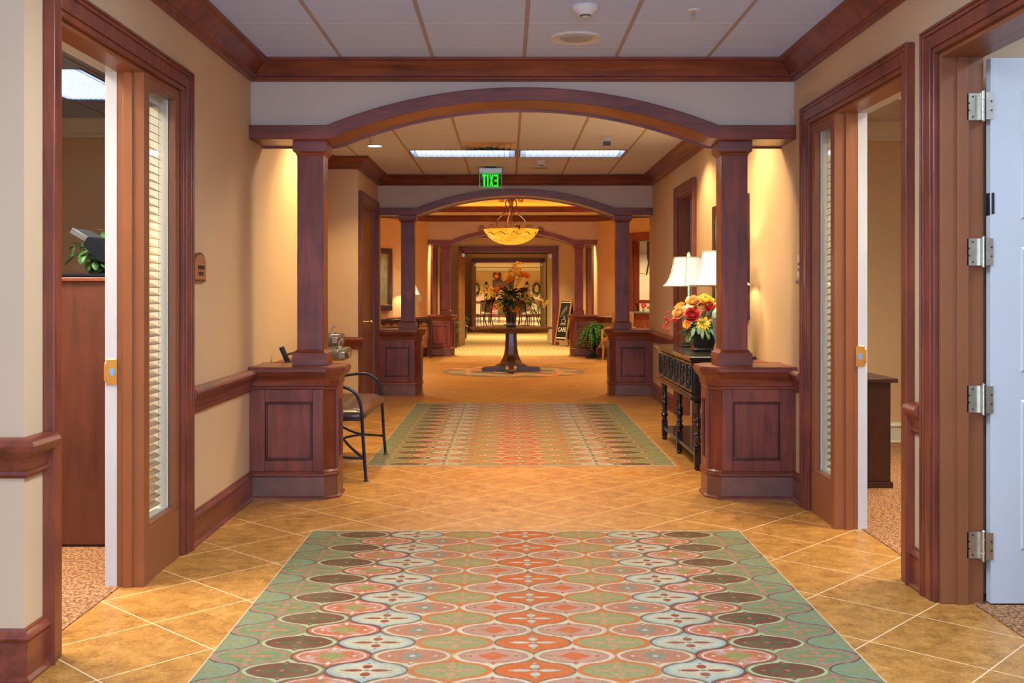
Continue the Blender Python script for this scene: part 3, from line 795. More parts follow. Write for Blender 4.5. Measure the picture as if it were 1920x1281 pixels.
# ================================================================== CEILING FIXTURES
def troffer(x0, x1, y0, y1, label, nx, ny, z=CEIL, power=0, col=(.8, .9, 1)):
    r = root('ceiling_light', ((x0 + x1) / 2, (y0 + y1) / 2, z), label, 'ceiling light', 'louvred ceiling lights')
    f = MB(); t = .012
    f.box(x0, x1, y0, y0 + t, z - .006, z + .10); f.box(x0, x1, y1 - t, y1, z - .006, z + .10)
    f.box(x0, x0 + t, y0 + t, y1 - t, z - .006, z + .10); f.box(x1 - t, x1, y0 + t, y1 - t, z - .006, z + .10)
    f.build('frame', 'reflector', r)
    MB().box(x0 + t, x1 - t, y0 + t, y1 - t, z + .085, z + .095).build('lamp_panel', 'tube', r)
    lv = MB()
    for i in range(1, nx): lv.box(x0 + t + (x1 - x0 - 2 * t) * i / nx - .002, x0 + t + (x1 - x0 - 2 * t) * i / nx + .002, y0 + t, y1 - t, z - .004, z + .062)
    for j in range(1, ny): lv.box(x0 + t, x1 - t, y0 + t + (y1 - y0 - 2 * t) * j / ny - .002, y0 + t + (y1 - y0 - 2 * t) * j / ny + .002, z - .004, z + .026)
    lv.build('louver', 'bladem', r)
    if power:
        l = bpy.data.lights.new('troffer_lamp', 'AREA'); l.shape = 'RECTANGLE'; l.size = x1 - x0 - .06; l.size_y = y1 - y0 - .06
        l.energy = power; l.color = col
        o = bpy.data.objects.new('troffer_lamp', l); COL.objects.link(o); o.location = ((x0 + x1) / 2, (y0 + y1) / 2, z + .075)
COOL = (.66, .80, 1.0); WARM = (1.0, .74, .36)
troffer(*TA[0], 'louvred ceiling light left of centre in the middle bay', 20, 1, power=20, col=(.95, .93, .92))
troffer(*TA[1], 'louvred ceiling light right of centre in the middle bay', 20, 1, power=20, col=(.95, .93, .92))
troffer(*TO[0], 'louvred ceiling light in the left office', 14, 28, power=25, col=COOL)
troffer(*TO2[0], 'louvred ceiling light in the right office', 14, 28, power=120, col=(1, .86, .62))
for k, h in enumerate(T1):
    troffer(*h, 'added unseen louvred light over the foreground carpet, %s' % ('nearer the arch' if k else 'farther from the arch'), 2, 1, power=90, col=COOL)  # unseen fixtures added to light the foreground
troffer(*T2[0], 'added unseen louvred light just behind the nearest arch', 2, 1, power=65, col=(1, .80, .5))  # added out of view behind the header to light the middle bay
troffer(*TO4[0], 'added unseen louvred light near the left office door', 6, 12, power=190, col=(1, .9, .75))  # added out of view to brighten the left office
troffer(*TO5[0], 'added unseen louvred light near the right office door', 6, 12, power=120, col=(1, .86, .62))  # added out of view to brighten the right office
troffer(*TO3[0], 'louvred ceiling light in the room with the white door', 2, 1, power=45, col=COOL)

def spot(x, y, z, power, col=WARM, size=110, blend=.6, rad=.05):
    l = bpy.data.lights.new('downlight_lamp', 'SPOT'); l.energy = power; l.color = col; l.spot_size = math.radians(size); l.spot_blend = blend; l.shadow_soft_size = rad
    o = bpy.data.objects.new('downlight_lamp', l); COL.objects.link(o); o.location = (x, y, z)
def downlight(x, y, label, power=60, z=CEIL, size=120, col=WARM):
    r = root('recessed_downlight', (x, y, z), label, 'downlight', 'round recessed downlights')
    MB().strip([[(x + q * math.cos(2 * PI * k / 28), y + q * math.sin(2 * PI * k / 28), zz) for k in range(28)] for q, zz in ((.075, z - .001), (.078, z - .007), (.098, z - .007), (.100, z - .001))]).build('trim_ring', 'offwhite', r)
    MB().lathe(x, y, [(.001, z - .002), (.074, z - .002), (.074, z - .004), (.001, z - .004)]).build('lens', 'can', r)
    spot(x, y, z - .02, power, col, size)
downlight(-1.42, 11.28, 'small round lit downlight left of the louvred lights', 90)
downlight(-1.30, 8.55, 'round downlight over the metal bench', 130)
downlight(1.50, 8.0, 'added unseen downlight over the nearer end of the console', 100)  # added behind the arch header as general light for the bay
downlight(1.50, 10.2, 'added unseen downlight over the farther end of the console', 100)  # likewise added, hidden by the header
for (x, y) in ((-2.5, 17), (-2.5, 20.3), (2.75, 17), (2.75, 20.3)):
    downlight(x, y, 'round downlight in the soffit at the %s side of the lobby, %s' % ('left' if x < 0 else 'right', 'nearer' if y < 19 else 'farther'), 310, 3.05, 130, (1, .83, .47))
for (x, y) in ((-1.2, 23.75), (1.3, 23.75)):
    downlight(x, y, 'round downlight just past the farthest arch, %s' % ('left' if x < 0 else 'right'), 330)
downlight(.1, 26.2, 'round downlight before the double doors', 420)
downlight(.1, 32.5, 'round downlight in the vestibule', 900)
downlight(3.4, 22.9, 'round downlight inside the cafe', 260, 3.05)
for (x, y) in ((-2.5, 46), (2.5, 46), (-2, 55), (2, 55)):
    downlight(x, y, 'round downlight in the dining room, %s %s' % ('left' if x < 0 else 'right', 'nearer' if y < 50 else 'farther'), 900, 2.75, 150, (1, .80, .55))

# ceiling speakers, detectors, sprinklers
def speaker(x, y, r0, label):
    r = root('ceiling_speaker', (x, y, CEIL), label, 'ceiling speaker')
    MB().lathe(x, y, [(.001, CEIL - .003), (r0 * .62, CEIL - .004), (r0 * .95, CEIL - .012), (r0, CEIL - .004), (r0, CEIL)], 36).build('rim', 'offwhite', r)
    MB().lathe(x, y, [(.001, CEIL - .012), (r0 * .55, CEIL - .012), (r0 * .62, CEIL - .004), (.001, CEIL - .003)], 32).build('grille', 'darkhole', r)
speaker(.42, 6.48, .162, 'round ceiling speaker near the front bay crown moulding')
speaker(.41, 13.25, .15, 'round ceiling speaker in front of the middle arch')
def detector(x, y, label):
    r = root('smoke_detector', (x, y, CEIL), label, 'smoke detector')
    MB().lathe(x, y, [(.076, CEIL), (.078, CEIL - .006), (.066, CEIL - .026), (.050, CEIL - .040), (.036, CEIL - .050), (.001, CEIL - .050)], 28).build('body', 'offwhite', r)
    MB().lathe(x, y, [(.030, CEIL - .050), (.030, CEIL - .058), (.001, CEIL - .058)], 20).build('vent', 'grey', r)
    MB().lathe(x, y, [(.028, CEIL - .058), (.018, CEIL - .070), (.001, CEIL - .072)], 20).build('cap', 'piping', r)
detector(.425, 5.77, 'white smoke detector on the near bay ceiling')
detector(.40, 12.6, 'white smoke detector behind the right louvred light')
def sprinkler(x, y, label):
    r = root('fire_sprinkler', (x, y, CEIL), label, 'sprinkler')
    MB().lathe(x, y, [(.036, CEIL), (.034, CEIL - .006), (.001, CEIL - .007)], 20).build('escutcheon', 'offwhite', r)
    MB().tube([(x, y, CEIL), (x, y, CEIL - .03)], .007).tube([(x - .008, y, CEIL - .025), (x - .013, y, CEIL - .04), (x, y, CEIL - .056)], .0025, 6).tube([(x + .008, y, CEIL - .025), (x + .013, y, CEIL - .04), (x, y, CEIL - .056)], .0025, 6).build('body', 'silver', r)
    MB().lathe(x, y, [(.001, CEIL - .055), (.015, CEIL - .055), (.015, CEIL - .058), (.001, CEIL - .058)], 16).build('deflector', 'brass', r)
sprinkler(1.03, 5.85, 'small sprinkler head on the near bay ceiling')
sprinkler(-1.40, 10.75, 'small sprinkler head beside the lit downlight')
# motion sensor box and air diffuser
r = root('ceiling_sensor', (1.0, 10.7, CEIL), 'small white box with black grille hanging from the ceiling', 'sensor')
MB().box(.95, 1.05, 10.66, 10.76, CEIL - .06, CEIL).build('housing', 'offwhite', r, bevel=.008)
MB().box(.962, 1.038, 10.64, 10.66, CEIL - .088, CEIL - .045).build('grille', 'grey', r)
MB().box(.94, 1.06, 10.65, 10.77, CEIL - .012, CEIL).build('base_plate', 'offwhite', r, bevel=.004)
r = root('air_diffuser', (-.2, 11.3, CEIL), 'square metal air diffuser in front of the left louvred light', 'vent')
for k in range(4):
    h0 = .29 - .065 * k; z0 = CEIL - .002; z1 = CEIL - .018
    MB().strip([[(-.2 + a * h0, 11.29 + b_ * h0, z0) for a, b_ in ((-1, -1), (1, -1), (1, 1), (-1, 1))],
                [(-.2 + a * (h0 - .05), 11.29 + b_ * (h0 - .05), z1) for a, b_ in ((-1, -1), (1, -1), (1, 1), (-1, 1))],
                [(-.2 + a * (h0 - .052), 11.29 + b_ * (h0 - .052), z1) for a, b_ in ((-1, -1), (1, -1), (1, 1), (-1, 1))],
                [(-.2 + a * (h0 - .012), 11.29 + b_ * (h0 - .012), z0) for a, b_ in ((-1, -1), (1, -1), (1, 1), (-1, 1))]]).build('cone', 'silver', r)

# exit sign (seen from behind, so the letters read backwards)
ex = root('exit_sign', (-.214, 13.2, CEIL), 'green exit sign of clear acrylic hanging before the middle arch', 'exit sign')
MB().box(-.28, -.15, 13.15, 13.25, CEIL - .022, CEIL).build('mount', 'black', ex)
MB().prism([(13.155, CEIL - .022), (13.245, CEIL - .022), (13.245, CEIL - .075), (13.225, CEIL - .088), (13.175, CEIL - .088), (13.155, CEIL - .075)], -.355, -.072, 'yz').build('housing', 'silver', ex)
for x_ in (-.364, -.072): MB().box(x_, x_ + .009, 13.15, 13.25, CEIL - .09, CEIL - .022).build('end_cap', 'black', ex)
MB().box(-.350, -.077, 13.197, 13.203, CEIL - .258, CEIL - .088).build('panel', 'glass', ex)
MB().box(-.353, -.350, 13.195, 13.205, CEIL - .262, CEIL - .088).box(-.077, -.074, 13.195, 13.205, CEIL - .262, CEIL - .088).box(-.353, -.074, 13.195, 13.205, CEIL - .262, CEIL - .258).box(-.353, -.074, 13.195, 13.205, CEIL - .092, CEIL - .088).build('panel_edge', 'exitedge', ex)
def letter(x, w, ch):      # x = left edge as seen from the camera; mirrored letters
    z0, z1, y0, y1, b = CEIL - .248, CEIL - .098, 13.192, 13.197, .016
    m_ = MB()
    if ch == 'E':
        m_.box(x + w - b, x + w, y0, y1, z0, z1)
        for z in (z0, (z0 + z1) / 2 - .010, z1 - .022): m_.box(x, x + w - b, y0, y1, z, z + .021)
    elif ch == 'I': m_.box(x, x + b + .002, y0, y1, z0, z1)
    elif ch == 'T': m_.box(x, x + w, y0, y1, z1 - .022, z1); m_.box(x + w / 2 - .011, x + w / 2 + .011, y0, y1, z0, z1 - .022)
    else:
        m_.prism([(x, z0), (x + .018, z0), (x + w, z1), (x + w - .018, z1)], y0, y1); m_.prism([(x + w - .018, z0), (x + w, z0), (x + .018, z1), (x, z1)], y0 + .0004, y1 + .0004)
    m_.build('letter', 'exit', ex)
letter(-.318, .052, 'T'); letter(-.258, .022, 'I'); letter(-.229, .052, 'X'); letter(-.170, .052, 'E')

# ================================================================== LEFT SIDE THINGS
# plaque
pr = root('room_sign', (XL + .01, 5.92, 1.54), 'orange-brown arched room plaque beside the left door casing', 'sign')
pts = [(5.81, 1.455), (6.03, 1.455), (6.03, 1.56)] + [(5.92 + .11 * math.cos(a), 1.56 + .06 * math.sin(a)) for a in [PI * i / 16 for i in range(1, 16)]] + [(5.81, 1.56)]
MB().prism(pts, XL + .001, XL + .016, 'yz').build('backing', 'wood_z', pr)
pts2 = [(5.82, 1.468), (6.022, 1.468), (6.022, 1.556)] + [(5.921 + .10 * math.cos(a), 1.556 + .052 * math.sin(a)) for a in [PI * i / 16 for i in range(1, 16)]] + [(5.82, 1.556)]
m, nt, b = new_mat('plaque_face'); setp(b, base=(.45, .16, .05), rough=.4); M['plaque'] = plain('plaque_face2', (.42, .16, .055), .4, .08, 20)
MB().prism(pts2, XL + .016, XL + .020, 'yz').build('face', 'plaque', pr)
LM = Matrix.Translation((XL + .021, 5.925, 1.535)) @ Matrix.Rotation(PI / 2, 4, 'Z') @ Matrix.Rotation(PI / 2, 4, 'X')
text_mesh('lettering', 'BUSINESS', .030, 'black', pr, LM, .001, .0005)
text_mesh('lettering', 'OFFICE', .030, 'black', pr, Matrix.Translation((0, 0, -.036)) @ LM, .001, .0005)

# bench of bent metal
be = root('metal_bench', (-1.33, 8.4, 0), 'black bent metal bench with brown leather seat behind the left column', 'bench')
def sm(pts, n=6):
    P = [Vector(p) for p in pts]; out = []
    for i in range(len(P) - 1):
        p0, p1, p2, p3 = P[max(0, i - 1)], P[i], P[i + 1], P[min(len(P) - 1, i + 2)]
        for k in range(n):
            t = k / n
            out.append(.5 * ((2 * p1) + (-p0 + p2) * t + (2 * p0 - 5 * p1 + 4 * p2 - p3) * t * t + (-p0 + 3 * p1 - 3 * p2 + p3) * t ** 3))
    return out + [P[-1]]
for yy in (7.79, 9.03):
    zf = .0075 if yy > 8.4 else 0
    MB().tube(sm([(-1.045, yy, zf), (-1.06, yy, .2), (-1.075, yy, .45), (-1.085, yy, .56), (-1.12, yy, .645), (-1.19, yy, .69), (-1.27, yy, .698), (-1.38, yy, .685), (-1.50, yy, .67), (-1.60, yy, .67)]), .0125).lathe(-1.045, yy, [(.019, zf), (.019, zf + .006), (.013, zf + .014)], 12).build('arm', 'iron', be)
    MB().tube(sm([(-1.66, yy, 0), (-1.60, yy, .25), (-1.585, yy, .45), (-1.60, yy, .7), (-1.61, yy, .84), (-1.67, yy, .99)]), [.0125] * 24 + [.020] * 7).lathe(-1.66, yy, [(.019, 0), (.019, .006), (.013, .014)], 12).build('rear_leg', 'iron', be)
    MB().tube(sm([(-1.055, yy, .17), (-1.2, yy, .175), (-1.32, yy, .20), (-1.45, yy, .26), (-1.60, yy, .32)]), .010).build('side_stretcher', 'iron', be)
MB().tube(sm([(-1.06, 7.79, .165), (-1.20, 8.05, .215), (-1.33, 8.41, .24), (-1.45, 8.75, .19), (-1.62, 9.03, .16)]), .010).build('stretcher', 'iron', be)
MB().tube(sm([(-1.06, 9.03, .165), (-1.20, 8.75, .215), (-1.33, 8.41, .225), (-1.45, 8.05, .19), (-1.62, 7.79, .16)]), .010).build('stretcher', 'iron', be)
MB().tube([(-1.645, 7.79, .93), (-1.645, 9.03, .93)], .010).build('back_rail', 'iron', be)
MB().tube([(-1.61, 7.79, .70), (-1.61, 9.03, .70)], .010).build('back_rail', 'iron', be)
MB().prism([(-1.635, .66), (-1.60, .66), (-1.635, .93), (-1.672, .93)], 8.22, 9.0).build('back_cushion', 'leather', be, bevel=.012)
MB().tube([(-1.085, 7.79, .455), (-1.085, 9.03, .455), (-1.58, 9.03, .455), (-1.58, 7.79, .455), (-1.085, 7.79, .455)], .010).build('seat_frame', 'iron', be)
cu = MB(); rows = []
def rr_loop(x0, x1, y0, y1, rad, z, n=6):
    o = []
    for cx, cy, a0 in ((x1 - rad, y1 - rad, 0), (x0 + rad, y1 - rad, PI / 2), (x0 + rad, y0 + rad, PI), (x1 - rad, y0 + rad, 1.5 * PI)):
        for k in range(n + 1):
            a = a0 + PI / 2 * k / n; o.append((cx + rad * math.cos(a), cy + rad * math.sin(a), z))
    return o
for ins, z in ((.03, .452), (.008, .458), (0, .475), (.004, .497), (.02, .515), (.06, .532), (.13, .543), (.20, .547)):
    rows.append(rr_loop(-1.60 + ins, -1.05 - ins, 7.775 + ins, 9.045 - ins, .06, z))
cu.strip(rows, True).build('seat_cushion', 'leather', be, angle=60)

# drinking fountain, two basins fixed to the recess wall
fo = root('drinking_fountain', (-2.12, 10.9, .8), 'steel two-level drinking fountain behind the left column', 'fountain')
def basin(y0, y1, x1, zt, h, nm):
    b = MB(); x0 = -2.12
    lp = lambda e, z: [(x0, y0 + e, z), (x1 - .09, y0 + e, z), (x1 - e, y0 + .09, z), (x1 - e, y1 - .09, z), (x1 - .09, y1 - e, z), (x0, y1 - e, z)]
    b.strip([lp(.05, zt - h), lp(.01, zt - h + .015), lp(0, zt - h * .5), lp(0, zt - .035), lp(.012, zt - .006), lp(.02, zt), lp(.05, zt), lp(.08, zt - .03)], True)
    o = b.build('basin', 'steel', fo, angle=25, bevel=.002)
    MB().lathe(x1 - .09, y0 + .13, [(.032, zt - .01), (.032, zt + .012), (.02, zt + .02), (.001, zt + .02)], 16).tube(sm([(x1 - .09, y0 + .13, zt + .01), (x1 - .095, y0 + .13, zt + .05), (x1 - .07, y0 + .13, zt + .085), (x1 - .055, y0 + .13, zt + .06)]), [.008] * 19, 10).build('spout', 'silver', o)
    MB().box(x1 + .0, x1 + .004, y0 + .12, y0 + .30, zt - .10, zt - .04).build('push_bar', 'silver', o, bevel=.004)
    MB().box(x1 - .08, x1 - .02, y0 - .003, y0 + .02, zt - .09, zt - .03).build('push_bar', 'silver', o, bevel=.004)
basin(10.72, 11.18, -1.71, .965, .14, 1)
basin(10.22, 10.68, -1.56, .845, .12, 2)
MB().box(-2.12, -1.98, 10.25, 11.15, .50, .66).build('pipe_cover', 'silver', fo, bevel=.01)
MB().box(-2.12, -2.095, 10.2, 11.2, .50, .95).build('back_plate', 'silver', fo)

# left office: cabinet, phone/monitor thing, ivy
cab = root('file_cabinet', (-2.5, 6.0, 0), 'tall reddish wood cabinet inside the left office', 'cabinet')
MB().box(-3.1, -2.06, 5.76, 6.22, .02, 1.455).build('body', 'veneer', cab, bevel=.003)
MB().box(-3.12, -2.04, 5.74, 6.24, 1.455, 1.478).build('top', 'wood_x', cab, bevel=.004)
MB().box(-3.08, -2.08, 5.77, 6.2, 0, .02).build('plinth', 'black', cab)
pt = root('printer', (-2.38, 6.0, 1.478), 'dark desktop printer with raised paper support on the tall cabinet', 'printer')
MB().box(-2.47, -2.12, 5.80, 6.15, 1.478, 1.500).build('base_tray', 'matteblack', pt, bevel=.008)
def slant(mb, x0, z0, x1, z1, y0, y1, t):
    dx, dz = x1 - x0, z1 - z0; L = math.hypot(dx, dz); nx, nz = -dz / L * t, dx / L * t
    return mb.prism([(x0, z0), (x1, z1), (x1 + nx, z1 + nz), (x0, z0)][:3] + [(x0 + nx, z0 + nz)], y0, y1)
slant(MB(), -2.43, 1.725, -2.32, 1.662, 5.85, 6.1, .035).build('paper_flap', 'grey', pt, bevel=.004)
MB().prism([(-2.355, 1.66), (-2.28, 1.575), (-2.15, 1.52), (-2.12, 1.60), (-2.28, 1.70), (-2.325, 1.705)], 5.84, 6.11).build('body', 'matteblack', pt, bevel=.006)
MB().prism([(-2.20, 1.50), (-2.13, 1.50), (-2.12, 1.56), (-2.18, 1.56)], 5.9, 6.05).build('neck', 'black', pt)
def leafmesh(mb, p, d, L, W, droop=.3, up=(0, 0, 1)):
    p = Vector(p); d = Vector(d).normalized(); u = Vector(up); s = d.cross(u)
    if s.length < .05: s = d.cross(Vector((1, 0, 0)))
    s.normalize(); u = s.cross(d)
    n = 4; rows = []
    for i in range(n + 1):
        t = i / n; w = W * math.sin(PI * (t * .86 + .07)) ** .8
        c = p + d * L * t - Vector((0, 0, 1)) * droop * L * t * t
        rows.append([c - s * w - u * w * .25 * 0, c + u * w * -.25, c + s * w])
    return mb.open_strip(rows)
iv = root('ivy_plant', (-2.45, 6.5, 1.25), 'trailing green ivy behind the printer', 'plant')
random.seed(3)
lv = MB()
for k in range(420):
    p = Vector((random.uniform(-2.62, -2.2), random.uniform(6.32, 6.58), random.uniform(1.47, 1.92)))
    if p.z > 1.63 + (p.x + 2.72) * .60: continue
    if p.x < -2.50 and p.z < 1.60: continue
    leafmesh(lv, p, (random.uniform(-1, 1), random.uniform(-1, .2), random.uniform(-.6, .6)), random.uniform(.045, .075), random.uniform(.018, .030), .3)
lv.build('foliage', 'leaf', iv, solid=.0008)
st = MB()
for k in range(8):
    x = random.uniform(-2.45, -2.3); st.tube(sm([(x, 6.5, 1.3), (x - .02, 6.48, 1.6), (x - .08, 6.45, 1.75), (x - .15 * random.random() - .03, 6.42, 1.70 + .08 * random.random())]), .003, 5)
st.build('stem', 'stem', iv)
MB().lathe(-2.4, 6.5, [(.05, 1.24), (.07, 1.30), (.085, 1.42), (.001, 1.42)], 20).build('pot', 'forange', iv)
hut = root('bookcase', (-2.43, 6.55, 0), 'dark wood bookcase behind the tall cabinet in the left office', 'bookcase')
MB().box(-2.630, -2.615, 6.62, 6.95, 0, 1.70).box(-2.250, -2.235, 6.62, 6.95, 0, 1.70).box(-2.615, -2.250, 6.62, 6.95, 1.685, 1.70).box(-2.615, -2.250, 6.62, 6.95, 1.22, 1.24).box(-2.615, -2.250, 6.93, 6.95, 0, 1.7).build('case', 'darkcab', hut)
MB().box(-2.640, -2.230, 6.35, 6.62, 1.20, 1.24).box(-2.640, -2.230, 6.35, 6.62, 0, .04).box(-2.640, -2.610, 6.35, 6.62, .04, 1.20).box(-2.260, -2.230, 6.35, 6.62, .04, 1.2).build('ledge', 'darkcab', hut)

# right office: credenza
cr = root('credenza', (2.5, 7.7, 0), 'dark wood credenza inside the right office', 'cabinet')
MB().box(2.18, 2.72, 7.50, 8.9, .05, .755).build('body', 'darkcab', cr, bevel=.003)
MB().box(2.16, 2.76, 7.46, 8.94, .755, .785).build('top', 'darkcab', cr, bevel=.006)
MB().box(2.17, 2.735, 7.485, 8.92, 0, .05).build('plinth', 'darkcab', cr, bevel=.006)
tag(MB().box(2.2, 2.42, 7.6, 7.9, .786, .80).build('paper_stack', 'white'), 'small stack of white paper on the credenza', 'paper')

# right wall plate
r = root('wall_plaque', (XR, 7.0, 1.55), 'small pale plaque with dark print on the right wall', 'sign')
MB().box(XR - .006, XR, 6.945, 7.055, 1.49, 1.645).build('plate', 'cream', r, bevel=.002)
pm = MB()
for z in (1.572, 1.535):
    for k in range(4): pm.box(XR - .0072, XR - .006, 6.955 + k * .024, 6.971 + k * .024, z, z + .022)
pm.build('print', 'grey', r)
MB().box(XR - .02, XR, 6.95, 7.05, 1.455, 1.475).build('sensor_strip', 'grey', r, bevel=.002)

# ================================================================== RIGHT SIDE: console, lamps, flowers, picture
co = root('console_table', (1.66, 9.12, 0), 'black carved console table behind the nearest right column', 'console table')
ctop = MB(); rows = []
for e, z in ((.03, .845), (.012, .855), (.012, .865), (.0, .872), (.0, .889), (.006, .895)):
    rows.append([(1.41 + e, 8.18 + e, z), (1.925, 8.18 + e, z), (1.925, 10.16 - e, z), (1.41 + e, 10.16 - e, z)])
ctop.strip(rows, True).build('top', 'blackwood', co, angle=20)
MB().box(1.455, 1.915, 8.235, 10.105, .58, .846).build('case', 'blackwood', co, bevel=.003)
rows = []
for e, z in ((.035, .60), (.02, .595), (.02, .585), (.0, .575), (.0, .56), (.012, .55), (.03, .548)):
    rows.append([(1.42 + e, 8.20 + e, z), (1.92, 8.20 + e, z), (1.92, 10.14 - e, z), (1.42 + e, 10.14 - e, z)])
MB().strip(rows, True).build('lower_moulding', 'blackwood', co, angle=20)
for k in range(6):
    y0 = 8.26 + k * .307; y1 = y0 + .285
    d = MB()
    for a, b_, c, e in ((y0, y1, .605, .625), (y0, y1, .818, .838), (y0, y0 + .02, .625, .818), (y1 - .02, y1, .625, .818)): d.box(1.438, 1.456, a, b_, c, e)
    dr = d.build('drawer', 'blackwood', co, bevel=.003)
    c = MB(); ym = (y0 + y1) / 2
    for sg in (-1, 1):
        for (w, z0, z1) in ((.045, .725, .80), (.06, .65, .73), (.03, .69, .76)):
            c.tube(sm([(1.449, ym, z0), (1.443, ym + sg * w * .9, (z0 + z1) / 2 - .01), (1.443, ym + sg * w, (z0 + z1) / 2 + .02), (1.443, ym + sg * w * .4, z1), (1.447, ym + sg * w * .1, z1 - .02)], 4), .005, 6)
    c.tube([(1.447, ym, .635), (1.440, ym, .72), (1.447, ym, .81)], [.004, .009, .003], 8)
    c.build('carving', 'iron', dr)
legp = [(.001, 0), (.016, 0), (.024, .012), (.026, .024), (.016, .038), (.02, .045)]
legp2 = [(.020, .185), (.026, .192), (.026, .20), (.018, .208), (.030, .222), (.034, .24), (.022, .262), (.020, .27), (.030, .28), (.030, .288), (.020, .296), (.022, .315), (.032, .34), (.034, .36), (.024, .378), (.034, .385), (.034, .394), (.024, .402), (.021, .43), (.024, .48), (.03, .515), (.034, .53), (.024, .545), (.024, .55)]
for x in (1.485, 1.87):
    for y in (8.27, 9.135, 10.0):
        l = MB(); l.lathe(x, y, legp, 18); l.sqstack(x, y, [(.04, .026), (.185, .026)]); l.lathe(x, y, legp2, 18)
        l.build('leg', 'blackwood', co)
MB().box(1.47, 1.885, 8.26, 10.01, .10, .130).build('lower_shelf', 'blackwood', co, bevel=.003)

def lamp(x, y, label):
    z = .896
    r = root('table_lamp', (x, y, z), label, 'lamp', 'pair of bell-shade lamps on the console')
    MB().sqstack(x, y, [(z, .075), (z + .012, .075), (z + .018, .06), (z + .03, .055), (z + .036, .068), (z + .046, .05)]).build('foot', 'blackwood', r, bevel=.003)
    MB().lathe(x, y, [(.034, z + .045), (.028, z + .06), (.034, z + .09), (.048, z + .16), (.060, z + .25), (.062, z + .30), (.001, z + .30)], 28).build('stem', 'greyglaze', r)
    MB().lathe(x, y, [(.064, z + .298), (.066, z + .31), (.060, z + .345), (.038, z + .375), (.016, z + .39), (.016, z + .40), (.024, z + .412), (.028, z + .43), (.022, z + .448), (.010, z + .46), (.008, z + .55)], 28).build('base_dome', 'celadon', r)
    zb, zt = 1.45, 1.715
    prof = [(.238, zb), (.205, zb + .028), (.180, zb + .075), (.160, zb + .135), (.145, zb + .20), (.134, zt)]
    s = MB(); s.strip([[(x + q * math.cos(2 * PI * k / 40), y + q * math.sin(2 * PI * k / 40), zz) for k in range(40)] for q, zz in prof])
    so = s.build('lamp_shade', 'shade', r, angle=60)
    pi_ = MB()
    for k in range(6):
        a = 2 * PI * (k + .2) / 6; pi_.tube([(x + (q + .002) * math.cos(a), y + (q + .002) * math.sin(a), zz) for q, zz in prof], .003, 6)
    for q, zz in (prof[0], prof[-1]):
        pi_.tube([(x + q * math.cos(2 * PI * k / 40), y + q * math.sin(2 * PI * k / 40), zz) for k in range(41)], .004, 6, False)
    pi_.build('piping', 'piping', so)
    MB().tube([(x, y, z + .5), (x, y, zt + .01)], .003, 6).lathe(x, y, [(.006, zt + .004), (.016, zt + .014), (.018, zt + .03), (.010, zt + .045), (.003, zt + .052)], 16).build('finial', 'celadon', r)
    MB().sphere((x, y, 1.58), .03).build('bulb', 'can', r)
    l = bpy.data.lights.new('lamp_bulb', 'POINT'); l.energy = 16; l.color = (1, .80, .46); l.shadow_soft_size = .035
    o = bpy.data.objects.new('lamp_bulb', l); COL.objects.link(o); o.location = (x, y, 1.60)
lamp(1.665, 9.72, 'lit table lamp with white bell shade, farther of the two on the console')
lamp(1.665, 8.28, 'lit white-shaded table lamp partly hidden by the right column, nearer one')

def petal(mb, c, d, n, L, W, cup):
    c = Vector(c); d = Vector(d).normalized(); n = Vector(n).normalized(); s = d.cross(n).normalized()
    rows = []
    for i, t in enumerate((0, .35, .7, 1)):
        w = W * (.25, .85, 1.0, .45)[i]
        q = c + d * L * t * math.cos(cup * t) + n * L * t * math.sin(cup * t)
        rows.append([q - s * w + n * w * .25, q, q + s * w + n * w * .25])
    mb.open_strip(rows)
def bloom(mb, c, n, R, kind='rose'):
    n = Vector(n).normalized(); a = n.cross(Vector((0, 0, 1)));
    if a.length < .1: a = Vector((1, 0, 0))
    a.normalize(); b_ = n.cross(a)
    layers = {'rose': [(6, 1.0, .35, .42), (6, .85, .75, .40), (5, .65, 1.05, .36), (4, .42, 1.3, .3)],
              'daisy': [(14, 1.0, .1, .13), (12, .8, .4, .13), (9, .5, .9, .12)],
              'orchid': [(5, 1.0, .15, .34), (3, .45, .9, .3)],
              'spiky': [(11, 1.0, .3, .09), (10, .9, .7, .08), (8, .8, 1.1, .07)]}[kind]
    for li, (k, sz, cup, w) in enumerate(layers):
        for i in range(k):
            t = 2 * PI * (i + .5 * (li % 2)) / k + random.uniform(-.12, .12)
            d = a * math.cos(t) + b_ * math.sin(t)
            petal(mb, Vector(c) + n * R * .04 * li, d, n, R * sz * random.uniform(.92, 1.08), R * w, cup)

